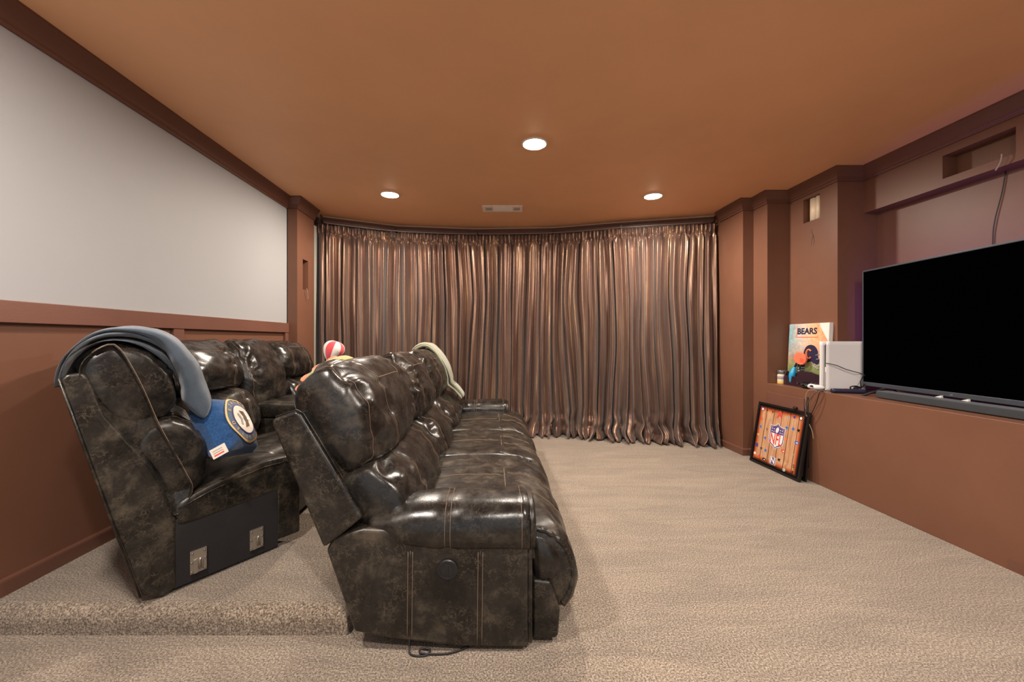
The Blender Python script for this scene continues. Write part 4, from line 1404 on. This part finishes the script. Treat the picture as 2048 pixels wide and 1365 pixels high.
def print_mat():
    m = mat('stadium_print', (0.6, 0.5, 0.4), 0.55); g = N(m)
    tc = g.n('ShaderNodeTexCoord'); sp = g.n('ShaderNodeSeparateXYZ'); g.l(tc.outputs['UV'], sp.inputs[0])
    v = g.ramp(sp.outputs[1], [(0.0, (0.10, 0.16, 0.05)), (0.20, (0.14, 0.22, 0.06)), (0.36, (0.30, 0.30, 0.14)), (0.44, (0.40, 0.25, 0.18)), (0.62, (0.42, 0.33, 0.28)),
                               (0.78, (0.38, 0.42, 0.42)), (1.0, (0.55, 0.52, 0.45))])
    hsky = g.ramp(sp.outputs[0], [(0.0, (0.20, 0.40, 0.45)), (0.35, (0.62, 0.55, 0.48)), (0.65, (0.90, 0.48, 0.26)), (1.0, (0.80, 0.30, 0.16))])
    f = g.ramp(sp.outputs[1], [(0.40, (0, 0, 0)), (0.75, (1, 1, 1))])
    c = g.mix(f, v, hsky)
    mp = g.n('ShaderNodeMapping'); mp.inputs['Scale'].default_value = (6, 8, 1); g.l(tc.outputs['UV'], mp.inputs[0])
    n = g.noise(mp.outputs[0], 2.0, 5, 0.6, 0.6)
    c = g.mix(0.5, c, g.ramp(n, [(0.35, (0.35, 0.33, 0.36)), (0.65, (0.78, 0.72, 0.66))]), 'OVERLAY')
    g.l(c, g.b.inputs['Base Color'])
    return m


def uvquad(name, m, corners, parent):
    o = MB().flat(corners).build(name, m, parent)
    uv = o.data.uv_layers.new(name='UVMap')
    want = [(0, 0), (1, 0), (1, 1), (0, 1)]
    for p in o.data.polygons:
        for li in p.loop_indices:
            uv.data[li].uv = want[o.data.loops[li].vertex_index]
    return o


uvquad('printed_picture', print_mat(), [cpt(0.003, 0.003, 0.0008), cpt(0.997, 0.003, 0.0008), cpt(0.997, 0.997, 0.0008), cpt(0.003, 0.997, 0.0008)], cv)
text('BEARS', 0.074, cpt(0.475, 0.875, 0.0012), cux, cuy, M['navy'], cv, bold=0.0024, sx=1.08)
for a0, a1, c0_, c1_ in ((0.21, 0.225, 0.78, 0.97), (0.21, 0.745, 0.775, 0.79), (0.735, 0.742, 0.78, 0.97)):
    cpoly([(a0, c0_), (a1, c0_), (a1, c1_), (a0, c1_)], M['coral'], 'banner_edge', 0.0013)
cpoly([(0.93, 1.0), (1.0, 1.0), (1.0, 0.72), (0.985, 0.72), (0.80, 0.94), (0.78, 1.0)], M['white'], 'corner_flash', 0.0012)
# helmet
hp = [(0.42, 0.38), (0.36, 0.44), (0.34, 0.52), (0.37, 0.60), (0.44, 0.65), (0.54, 0.66), (0.63, 0.63), (0.69, 0.56), (0.70, 0.48), (0.74, 0.42), (0.70, 0.36), (0.60, 0.36), (0.55, 0.40)]
cpoly([tuple(p) for p in resample([(a + 0.075, c) for a, c in hp], 48)], M['navy'], 'helmet_print', 0.0014)
b = MB()
arc_ = [(0.475 + 0.065 * math.cos(a), 0.515 + 0.072 * math.sin(a)) for a in np.linspace(0.7, 5.6, 24)]
b.tube([cpt(x + 0.075, y, 0.0018) for x, y in arc_], 0.0075, 5); b.build('helmet_mark', M['orange'], cv)
b = MB()
for pts in ([(0.66, 0.50), (0.80, 0.53), (0.86, 0.46)], [(0.68, 0.44), (0.86, 0.46), (0.84, 0.38)], [(0.62, 0.37), (0.74, 0.33), (0.84, 0.38)], [(0.60, 0.34), (0.72, 0.29), (0.80, 0.31)]):
    b.tube([cpt(x + 0.06, y, 0.0018) for x, y in pts], 0.004, 5)
b.build('face_mask_print', M['grey_print'], cv)
MB().flat([cpt(1.0, 0.0, 0.0004), cpt(1.0, 0.62, 0.0004), cpt(1.0, 0.62, -0.034), cpt(1.0, 0.0, -0.034)]).build('edge_print', M['navy'], cv)

# ------------------------------------------------------------------ small things on the ledge
ZL = 0.74
t = thing('candle_jar', 'glass candle jar with yellow wax at the far end of the ledge', 'candle', (2.512, 3.724, ZL))
b = MB(); b.lathe([(0.034, 0.0), (0.036, 0.004), (0.036, 0.082), (0.032, 0.09), (0.034, 0.095), (0.034, 0.122), (0.002, 0.124)], (2.512, 3.724, ZL), n=24)
b.build('jar', M['label_paper'], t, smooth=True)
b = MB(); b.lathe([(0.0362, 0.002), (0.0368, 0.004), (0.0368, 0.026), (0.0362, 0.028)], (2.512, 3.724, ZL), n=24); b.build('wax', M['wax'], t, smooth=True)
b = MB(); b.lathe([(0.0366, 0.045), (0.037, 0.046), (0.037, 0.072), (0.0366, 0.073)], (2.512, 3.724, ZL), n=24); b.build('paper_label', M['grey_print'], t, smooth=True)
b = MB(); b.lathe([(0.035, 0.094), (0.037, 0.098), (0.037, 0.120), (0.034, 0.126), (0.002, 0.127)], (2.512, 3.724, ZL), n=24); b.build('lid', M['steel'], t, smooth=True)

t = thing('desk_organizer', 'dark plum remote holder with rounded dividers on the ledge', 'organizer', (2.56, 3.59, ZL))


def cheek(y0, y1, x0, x1, h0, h1):
    pts = [(x0, 0.0)] + [(x0 + (x1 - x0) * i / 10.0, h0 + (h1 - h0) * math.sin(min(1, i / 6.0) * math.pi / 2)) for i in range(11)] + [(x1, 0.0)]
    return MB().solid([(x, y0, ZL + 0.002 + h) for x, h in pts], [(x, y1, ZL + 0.002 + h) for x, h in pts])


oc = np.array([2.484, 3.500]); od = np.array([0.34, -0.94]); on = np.array([0.94, 0.34])
pts = [(0.0, 0.0)] + [(0.21 * i / 14.0, 0.085 + 0.053 * math.sin(min(1, i / 4.0) * math.pi / 2) - 0.03 * max(0, i - 8) / 6.0) for i in range(15)] + [(0.21, 0.0)]
MB().solid([(*(oc + od * x), ZL + 0.002 + h) for x, h in pts], [(*(oc + od * x + on * 0.010), ZL + 0.002 + h) for x, h in pts]).build('cheek', M['plum'], t, bevel=0.003)
MB().obox((*(oc + od * 0.20 + on * 0.010), ZL + 0.002), (0.02, 0.008, 0), (-0.004, 0.01, 0), (0, 0, 0.10)).build('end_wall', M['plum'], t)
cheek(3.674, 3.684, 2.500, 2.545, 0.060, 0.120).build('cheek', M['plum'], t, bevel=0.003)
MB().solid([(2.490, 3.500, ZL + .002), (2.500, 3.500, ZL + .002), (2.510, 3.680, ZL + .002), (2.500, 3.680, ZL + .002)],
           [(2.490, 3.500, ZL + .085), (2.500, 3.500, ZL + .085), (2.510, 3.680, ZL + .085), (2.500, 3.680, ZL + .085)]).build('front_wall', M['plum'], t, bevel=0.003)
MB().box(2.530, 2.536, 3.507, 3.672, ZL + 0.004, ZL + 0.115).build('divider', M['plum'], t)
MB().box(2.495, 2.56, 3.505, 3.676, ZL + 0.0005, ZL + 0.006).build('tray_floor', M['plum'], t)

t = thing('remote_control', 'grey remote control standing in the plum holder', 'remote control', (2.545, 3.56, ZL + 0.01))
o = Vector((2.538, 3.565, ZL + 0.008))
MB().obox(o, (0.050, -0.010, 0.0), (0.004, 0.014, 0.0), (0.004, 0.0, 0.215)).build('remote_body', M['remote'], t, bevel=0.003)
for r in range(8):
    for k in range(3):
        p = o + Vector((0.006 + k * 0.014 + (0.03 + r * 0.023) / 0.215 * 0.004, -0.0032 - 0.0028 * k, 0.03 + r * 0.023))
        MB().obox(p, (0.009, -0.0018, 0), (0, 0.003, 0), (0, 0, 0.011)).build('button', M['white'] if (r + k) % 3 else M['black_plastic'], t)

t = thing('remote_control', 'black remote control standing beside the grey one in the plum holder', 'remote control', (2.575, 3.53, ZL + 0.01))
MB().obox((2.546, 3.530, ZL + 0.008), (0.036, -0.008, 0.0), (0.004, 0.014, 0.0), (0.002, 0.0, 0.185)).build('remote_body', M['black_plastic'], t, bevel=0.003)
for r in range(7):
    for k in range(2):
        MB().obox((2.552 + k * 0.014, 3.5275 - 0.003 * k, ZL + 0.04 + r * 0.020), (0.008, -0.0018, 0), (0, 0.003, 0), (0, 0, 0.010)).build('button', M['grey_print'], t)

fbt = thing('foam_football', 'orange football-shaped foam disc propped above the remotes', 'toy', (2.53, 3.52, ZL + 0.19))
pts = []
for i in range(28):
    a = i * 2 * math.pi / 28
    pts.append((0.064 * math.cos(a) * (1 - 0.08 * math.cos(2 * a)), 0.052 * math.sin(a)))
ca, sa = math.cos(-0.45), math.sin(-0.45)
fo = Vector((2.532, 3.512, 0.985)); fe = Vector((0.20, -0.98, 0)); ff = Vector((-0.98, -0.20, 0))
loop = [(x * ca - y * sa, x * sa + y * ca) for x, y in pts]
MB().solid([tuple(fo + fe * x + ff * 0.008 + Vector((0, 0, z))) for x, z in loop], [tuple(fo + fe * x - ff * 0.012 + Vector((0, 0, z))) for x, z in loop]).build('disc', M['coral'], fbt, bevel=0.004)
b = MB()
for k in range(3):
    b.obox(fo + fe * (0.000 + k * 0.003) + ff * 0.0085 + Vector((0, 0, -0.024 + k * 0.012)), fe * 0.040 + Vector((0, 0, -0.014)), ff * 0.001, (0, 0, 0.005))
b.build('lettering', M['red'], fbt, kind='stuff')

t = thing('lighter', 'cyan utility lighter with a black stem standing in the plum holder', 'lighter', (2.52, 3.59, ZL + 0.01))
b = MB(); pts = resample([(2.508, 3.59, ZL + 0.025), (2.512, 3.585, ZL + 0.10), (2.530, 3.58, ZL + 0.165)], 10, False)
b.tube(pts, np.array([0.016, 0.019, 0.021, 0.024, 0.026, 0.026, 0.024, 0.020, 0.016, 0.012]), 10); b.build('lighter_body', M['cyan'], t, smooth=True)
b = MB(); b.tube([(2.529, 3.58, ZL + 0.16), (2.552, 3.575, ZL + 0.215), (2.572, 3.57, ZL + 0.262)], 0.0085, 8); b.build('stem', M['black_plastic'], t, smooth=True)
b = MB(); b.tube([(2.570, 3.57, ZL + 0.258), (2.575, 3.57, ZL + 0.270)], 0.0095, 8); b.build('nozzle', M['gold'], t, smooth=True)


def pad(cx_, cy_, rz, m, label):
    t = thing('game_controller', label, 'game controller', (cx_, cy_, ZL), 'game controllers')
    R_ = Matrix.Rotation(rz, 3, 'Z')

    def W(x, y, z):
        return tuple(Vector((cx_, cy_, ZL)) + R_ @ Vector((x, y, z)))
    b = MB(); rows = []
    for i in range(17):
        a = -1 + i / 8.0
        x = a * 0.075
        w = 0.030 + 0.016 * abs(a) ** 2; yc = -0.030 * abs(a) ** 2.2; h = 0.022 * math.sqrt(max(0.02, 1 - abs(a) ** 6))
        w *= math.sqrt(max(0.03, 1 - abs(a) ** 8))
        rows.append([W(x, yc + w * math.cos(k * math.pi / 7), 0.024 + h * math.sin(k * math.pi / 7)) for k in range(14)])
    b.grid(np.array(rows), cj=True, cap=True); b.build('controller_body', m, t, smooth=True)
    for sx in (-1, 1):
        b = MB(); b.lathe([(0.006, 0.0), (0.006, 0.008), (0.011, 0.010), (0.011, 0.014), (0.002, 0.015)], W(sx * 0.028, -0.006, 0.043), n=14)
        b.build('thumbstick', M['black_plastic'], t, smooth=True)
        b = MB(); b.ball(W(sx * 0.05, 0.034, 0.034), (0.014, 0.010, 0.008), 10, 6); b.build('trigger', M['black_plastic'], t, smooth=True)
    return t


pad(2.478, 3.385, 1.25, M['black_plastic'], 'black game controller lying in front of the plum holder')
pad(2.472, 3.285, 1.35, M['white_plastic'], 'white game controller lying beside the white game console')

t = thing('cylinder_adapter', 'dark navy cylindrical adapter with a cord, lying at the ledge edge', 'adapter', (2.53, 3.05, ZL))
b = MB(); b.tube(resample([(2.462, 3.085, ZL + 0.018), (2.465, 3.085, ZL + 0.018), (2.60, 3.045, ZL + 0.018), (2.68, 3.02, ZL + 0.018)], 14, False),
                 np.array([0.011, 0.0165] + [0.0175] * 10 + [0.0165, 0.012]), 14)
b.build('adapter_body', mat('navy_rubber', (0.02, 0.02, 0.05), 0.45), t, smooth=True)
b = MB(); b.box(2.55, 2.57, 3.055, 3.068, ZL + 0.033, ZL + 0.037); b.build('switch', M['red'], t)

# cords
def cord(name, pts, r, m, label, n=60):
    return tag(MB().tube(resample(pts, n, False), r, 6).build(name, m, smooth=True), label, 'cord')


cord('power_cord', [(2.463, 3.086, ZL + 0.018), (2.43, 3.11, ZL + 0.016), (2.402, 3.15, ZL + 0.0), (2.392, 3.22, 0.66), (2.391, 3.255, 0.58), (2.392, 3.262, 0.52)], 0.0034, M['grey_cord'],
     'grey cord dropping from the navy adapter over the ledge edge')
cord('power_cord', [(2.44, 3.20, ZL + 0.004), (2.405, 3.235, ZL + 0.003), (2.398, 3.262, 0.70), (2.396, 3.268, 0.60), (2.396, 3.24, 0.50), (2.394, 3.19, 0.42), (2.395, 3.18, 0.36)], 0.0020, M['pale_cord'],
     'thin pale wire hanging down beside the framed football picture')
cord('power_cord', [(2.430, 3.12, ZL + 0.004), (2.404, 3.125, ZL), (2.400, 3.15, 0.66), (2.398, 3.19, 0.58), (2.398, 3.235, 0.51)], 0.0035, M['cord'],
     'black cord looping from the ledge to the cabinet corner')
cord('power_cord', [(2.480, 3.160, 0.965), (2.54, 3.135, 0.950), (2.60, 3.115, 0.920), (2.66, 3.095, 0.900), (2.70, 3.10, 0.89), (2.74, 3.12, 0.87)], 0.003, M['cord'],
     'black cord drooping across the white game console')
cord('power_cord', [(2.60, 3.06, ZL + 0.02), (2.585, 3.055, ZL + 0.05), (2.63, 3.05, ZL + 0.055), (2.66, 3.05, ZL + 0.04), (2.66, 3.05, ZL + 0.10), (2.70, 3.06, ZL + 0.14), (2.71, 3.07, ZL + 0.09),
                    (2.67, 3.05, ZL + 0.05), (2.62, 3.055, ZL + 0.035), (2.61, 3.05, ZL + 0.045), (2.65, 3.045, ZL + 0.05)], 0.005, M['cord'],
     'bundle of black cord coiled at the foot of the television', 110)
cord('wall_wire', [(3.001, 2.432, 2.174), (3.000, 2.450, 2.05), (2.997, 2.485, 1.88), (2.998, 2.495, 1.75), (2.995, 2.50, 1.40)], 0.003, M['cord'],
     'thin black wire running down the wall above the television')
cord('wall_wire', [(2.871, 2.345, 2.24), (2.868, 2.345, 2.21), (2.872, 2.36, 2.18), (2.870, 2.375, 2.155)], 0.004, M['pale_cord'],
     'short frayed pale wire hanging from the soffit')
cord('wall_wire', [(2.632, 3.515, 2.20), (2.630, 3.515, 2.155), (2.628, 3.505, 2.10), (2.628, 3.485, 2.05), (2.629, 3.48, 2.00), (2.630, 3.495, 1.965), (2.628, 3.51, 1.99), (2.628, 3.50, 2.03), (2.628, 3.49, 2.06)], 0.0028, M['cord'],
     'thin dark wire with a loop hanging under the square hole in the alcove')
cord('wall_wire', [(-2.085, 4.06, 1.67), (-2.08, 4.07, 1.64), (-2.088, 4.09, 1.60), (-2.09, 4.10, 1.57)], 0.003, M['pale_cord'],
     'short pale wire hanging from the slot in the column beside the pale wall')

# crumpled foil and paper scraps between soundbar and television
random.seed(3)
for k, (x, y, lab) in enumerate([(2.672, 2.80, 'small crumpled clear wrapper under the television corner'), (2.670, 2.735, 'crinkled clear wrapper beside the first scrap behind the soundbar'),
                                 (2.66, 2.52, 'short white cable stub lying behind the soundbar'), (2.657, 2.37, 'white paper strip on top edge behind the soundbar')]):
    b = MB()
    if k < 2:
        pts = []
        for i in range(5):
            pts.append([(x - 0.02 + 0.010 * j + random.uniform(-.003, .003), y + 0.03 - 0.015 * i + random.uniform(-.004, .004), 0.742 + random.uniform(0.0, 0.045)) for j in range(5)])
        b.grid(np.array(pts))
        o = b.build('wrapper', M['white_plastic'])
    else:
        b.obox((x - 0.006, y, 0.742), (0.012, 0.0, 0.0), (0.0, -0.05, 0.018), (0, 0.004, 0.045))
        o = b.build('paper_strip', M['white'])
    tag(o, lab, 'litter')

# ------------------------------------------------------------------ framed football picture, and the plain frame behind it
fr = thing('framed_picture', 'black framed square wood-plank print with a football league shield, leaning on the cabinet', 'picture', (2.30, 3.52, 0))
F0 = Vector((2.265, 3.812, 0.004)); FU = Vector((0.041, -0.596, 0.0)); FV = Vector((0.095, 0.012, 0.558))
fu = FU.normalized(); fv = (FV - fu * FV.dot(fu)).normalized(); FWd = FU.length; FHt = FV.length
fn_ = fu.cross(fv); fn_ = fn_ if fn_.x < 0 else -fn_


def fpt(a, c, h=0.0):
    return tuple(F0 + fu * (a * FWd) + fv * (c * FHt) + fn_ * h)


def fbar(a0, a1, c0, c1, h0, h1):
    return MB().solid([fpt(a0, c0, h0), fpt(a1, c0, h0), fpt(a1, c1, h0), fpt(a0, c1, h0)], [fpt(a0, c0, h1), fpt(a1, c0, h1), fpt(a1, c1, h1), fpt(a0, c1, h1)])


w_ = 0.035
for a0, a1, c0, c1 in ((0, 1, 0, w_), (0, 1, 1 - w_, 1), (0, w_, w_, 1 - w_), (1 - w_, 1, w_, 1 - w_)):
    fbar(a0, a1, c0, c1, -0.018, 0.004).build('frame_bar', M['black_frame'], fr, bevel=0.002)
fbar(w_, 1 - w_, w_, 1 - w_, -0.017, -0.012).build('backing', M['black_frame'], fr)
fbar(0.055, 0.945, 0.055, 0.945, -0.014, 0.004).build('panel', M['black_frame'], fr, bevel=0.002)


def plank_mat():
    m = mat('burnt_plank_print', (0.6, 0.3, 0.15), 0.5); g = N(m)
    tc = g.n('ShaderNodeTexCoord')
    mp = g.n('ShaderNodeMapping'); mp.inputs['Scale'].default_value = (9, 0.9, 1); g.l(tc.outputs['UV'], mp.inputs[0])
    n = g.noise(mp.outputs[0], 3.0, 6, 0.65, 0.5)
    c = g.ramp(n, [(0.30, (0.34, 0.15, 0.07)), (0.5, (0.54, 0.29, 0.155)), (0.7, (0.64, 0.40, 0.235))])
    wv = g.n('ShaderNodeTexWave'); wv.inputs['Scale'].default_value = 1.75; wv.inputs['Distortion'].default_value = 0.0
    g.l(tc.outputs['UV'], wv.inputs['Vector'])
    gap = g.ramp(wv.outputs['Fac'], [(0.0, (0.25, 0.12, 0.06)), (0.035, (1, 1, 1))])
    c = g.mix(1.0, c, gap, 'MULTIPLY')
    sp = g.n('ShaderNodeSeparateXYZ'); g.l(tc.outputs['UV'], sp.inputs[0])

    def edge(o):
        a = g.n('ShaderNodeMath', operation='SUBTRACT'); g.l(o, a.inputs[0]); a.inputs[1].default_value = 0.5
        b_ = g.n('ShaderNodeMath', operation='ABSOLUTE'); g.l(a.outputs[0], b_.inputs[0]); return b_.outputs[0]
    mx = g.n('ShaderNodeMath', operation='MAXIMUM'); g.l(edge(sp.outputs[0]), mx.inputs[0]); g.l(edge(sp.outputs[1]), mx.inputs[1])
    ad = g.n('ShaderNodeMath', operation='MULTIPLY_ADD'); g.l(n, ad.inputs[0]); ad.inputs[1].default_value = 0.05; g.l(mx.outputs[0], ad.inputs[2])
    burn = g.ramp(ad.outputs[0], [(0.43, (1, 1, 1)), (0.48, (0.85, 0.28, 0.10)), (0.515, (0.03, 0.012, 0.008))])
    c = g.mix(1.0, c, burn, 'MULTIPLY')
    g.l(c, g.b.inputs['Base Color'])
    return m


uvquad('printed_planks', plank_mat(), [fpt(0.06, 0.06, 0.0052), fpt(0.94, 0.06, 0.0052), fpt(0.94, 0.94, 0.0052), fpt(0.06, 0.94, 0.0052)], fr)


def fpoly(pts, m, name, h):
    return MB().flat([fpt(a, c, h) for a, c in pts]).build(name, m, fr)


def shield(cx_, cy_, s):
    pts = [(-0.50, 0.40), (-0.28, 0.40), (-0.12, 0.44), (0.0, 0.53), (0.12, 0.44), (0.28, 0.40), (0.50, 0.40), (0.50, -0.22), (0.44, -0.34), (0.25, -0.42), (0.10, -0.47), (0.0, -0.56),
           (-0.10, -0.47), (-0.25, -0.42), (-0.44, -0.34), (-0.50, -0.22)]
    return [(cx_ + x * s * 0.78, cy_ + y * s) for x, y in pts]


sx_, sy_ = 0.49, 0.53
fpoly(shield(sx_, sy_, 0.38), M['white'], 'shield_outline', 0.0056)
fpoly(shield(sx_, sy_, 0.36), M['violet_print'], 'shield_border', 0.0060)
fpoly(shield(sx_, sy_, 0.325), M['white'], 'shield_field', 0.0064)
fpoly([(sx_ - 0.124, sy_ + 0.035), (sx_ + 0.124, sy_ + 0.035), (sx_ + 0.124, sy_ + 0.125), (sx_ + 0.07, sy_ + 0.13), (sx_ + 0.03, sy_ + 0.142), (sx_, sy_ + 0.168), (sx_ - 0.03, sy_ + 0.142), (sx_ - 0.07, sy_ + 0.13), (sx_ - 0.124, sy_ + 0.125)],
      M['violet_print'], 'shield_top', 0.0068)
text('NFL', 0.135, fpt(sx_, sy_ - 0.06, 0.0070), fu, fv, M['red'], fr, bold=0.0016, sx=0.62)
fpoly([(sx_ + 0.030 * math.cos(a) + 0.008 * math.sin(a), sy_ + 0.092 + 0.046 * math.sin(a)) for a in np.linspace(0, 2 * math.pi, 16, endpoint=False)], M['white'], 'ball_print', 0.0072)
for dx in (-0.10, -0.062, 0.062, 0.10):
    for dy in (0.062, 0.102):
        fpoly([(sx_ + dx + (0.013 if i % 2 == 0 else 0.006) * math.cos(math.pi / 2 + i * math.pi / 5), sy_ + dy + (0.014 if i % 2 == 0 else 0.006) * math.sin(math.pi / 2 + i * math.pi / 5)) for i in range(10)],
              M['white'], 'star_print', 0.0072)
text('A', 0.085, fpt(0.49, 0.86, 0.0056), fu, fv, M['red'], fr, bold=0.003)
fpoly([(0.43, 0.085), (0.55, 0.085), (0.55, 0.20), (0.43, 0.20)], M['white'], 'conference_mark', 0.0056)
fpoly([(0.438, 0.09), (0.542, 0.09), (0.542, 0.195), (0.438, 0.195)], M['violet_print'], 'conference_mark', 0.0060)
text('N', 0.07, fpt(0.49, 0.143, 0.0064), fu, fv, M['white'], fr, bold=0.002)
marks = [(0.12, 0.89, 'violet_print', 'ring', ''), (0.22, 0.88, 'black_frame', 'tri', ''), (0.345, 0.88, 'black_frame', 'tri', ''), (0.13, 0.73, 'red', 'letter', 'D'), (0.31, 0.74, 'grey_print', 'wing', ''),
         (0.13, 0.60, 'grey_print', 'disc', ''), (0.28, 0.585, 'wicker', 'tri', ''), (0.11, 0.46, 'gold', 'wing', ''), (0.27, 0.44, 'blue_print', 'wing', ''), (0.11, 0.29, 'violet_print', 'sq', ''),
         (0.22, 0.265, 'navy', 'star', ''), (0.32, 0.255, 'grey_print', 'disc', ''), (0.10, 0.15, 'coral', 'ring', ''), (0.21, 0.13, 'red', 'wing', ''), (0.32, 0.11, 'black_frame', 'ovl', ''),
         (0.66, 0.86, 'grey_print', 'wing', ''), (0.78, 0.88, 'violet_print', 'wing', ''), (0.90, 0.89, 'black_frame', 'ring', ''), (0.67, 0.70, 'grey_print', 'disc', ''), (0.79, 0.71, 'grey_print', 'disc', ''),
         (0.89, 0.705, 'black_frame', 'wing', ''), (0.68, 0.52, 'coral', 'wing', ''), (0.89, 0.53, 'blue_print', 'ovl', ''), (0.67, 0.345, 'red', 'ovl', ''), (0.88, 0.34, 'grey_print', 'tri', ''),
         (0.62, 0.19, 'black_frame', 'wing', ''), (0.75, 0.18, 'gold', 'star', ''), (0.90, 0.185, 'wicker', 'letter', 'S'), (0.74, 0.07, 'grey_print', 'ring', 'G'), (0.90, 0.09, 'black_frame', 'letter', 'F')]
for x, y, mm, kd, ch in marks:
    x = 0.06 + (x - 0.06) * 0.97 + 0.005; y = max(0.085, min(0.905, y)); r = 0.030; h = 0.0057
    if kd == 'letter':
        text(ch, 0.040, fpt(x, y, h), fu, fv, M[mm], fr, name='team_mark', bold=0.001); continue
    if kd in ('ring', 'disc'):
        fpoly([(x + r * math.cos(a), y + r * math.sin(a)) for a in np.linspace(0, 2 * math.pi, 14, endpoint=False)], M[mm], 'team_mark', h)
        fpoly([(x + r * .7 * math.cos(a), y + r * .7 * math.sin(a)) for a in np.linspace(0, 2 * math.pi, 12, endpoint=False)], M['white'] if kd == 'ring' else M['blue_print'], 'team_mark', h + 0.0004)
        if ch:
            text(ch, 0.024, fpt(x, y, h + 0.0006), fu, fv, M['green_print'], fr, name='team_mark', bold=0.0006)
    elif kd == 'ovl':
        fpoly([(x + r * 1.3 * math.cos(a), y + r * .8 * math.sin(a)) for a in np.linspace(0, 2 * math.pi, 14, endpoint=False)], M[mm], 'team_mark', h)
        fpoly([(x - r * .7, y - r * .2), (x + r * .8, y - r * .4), (x + r * .5, y + r * .3)], M['white'], 'team_mark', h + 0.0004)
    elif kd == 'tri':
        fpoly([(x - r * .7, y + r), (x, y - r), (x + r * .2, y), (x + r * .9, y + r * .8), (x, y + r * .3)], M[mm], 'team_mark', h)
    elif kd == 'wing':
        fpoly([(x - r, y), (x - r * .2, y + r * .9), (x + r, y + r * .5), (x + r * .4, y), (x + r * .8, y - r * .7), (x - r * .3, y - r * .4)], M[mm], 'team_mark', h)
    elif kd == 'sq':
        fpoly([(x - r, y - r), (x + r, y - r), (x + r, y + r), (x - r, y + r)], M[mm], 'team_mark', h)
    else:
        fpoly([(x + (r if i % 2 == 0 else r * .42) * math.cos(math.pi / 2 + i * math.pi / 5), y + (r if i % 2 == 0 else r * .42) * math.sin(math.pi / 2 + i * math.pi / 5)) for i in range(10)], M[mm], 'team_mark', h)

fr2 = thing('framed_picture', 'plain dark frame leaning behind the square football picture', 'picture', (2.36, 3.5, 0))
G0 = Vector((2.330, 3.72, 0.004)); GU = Vector((0.034, -0.50, 0)); gu = GU.normalized(); GV = Vector((0.038, 0.004, 0.53)); gv = (GV - gu * GV.dot(gu)).normalized()
gn = gu.cross(gv); gn = gn if gn.x < 0 else -gn


def gbar(a0, a1, c0, c1, h0, h1):
    def P(a, c, h):
        return tuple(G0 + gu * (a * 0.50) + gv * (c * 0.53) + gn * h)
    return MB().solid([P(a0, c0, h0), P(a1, c0, h0), P(a1, c1, h0), P(a0, c1, h0)], [P(a0, c0, h1), P(a1, c0, h1), P(a1, c1, h1), P(a0, c1, h1)])


for a0, a1, c0, c1 in ((0, 1, 0, .06), (0, 1, .94, 1), (0, .06, .06, .94), (.94, 1, .06, .94)):
    gbar(a0, a1, c0, c1, -0.012, 0.0).build('frame_bar', M['black_frame'], fr2, bevel=0.002)
gbar(.05, .95, .05, .95, -0.011, -0.006).build('backing', M['wicker'], fr2)
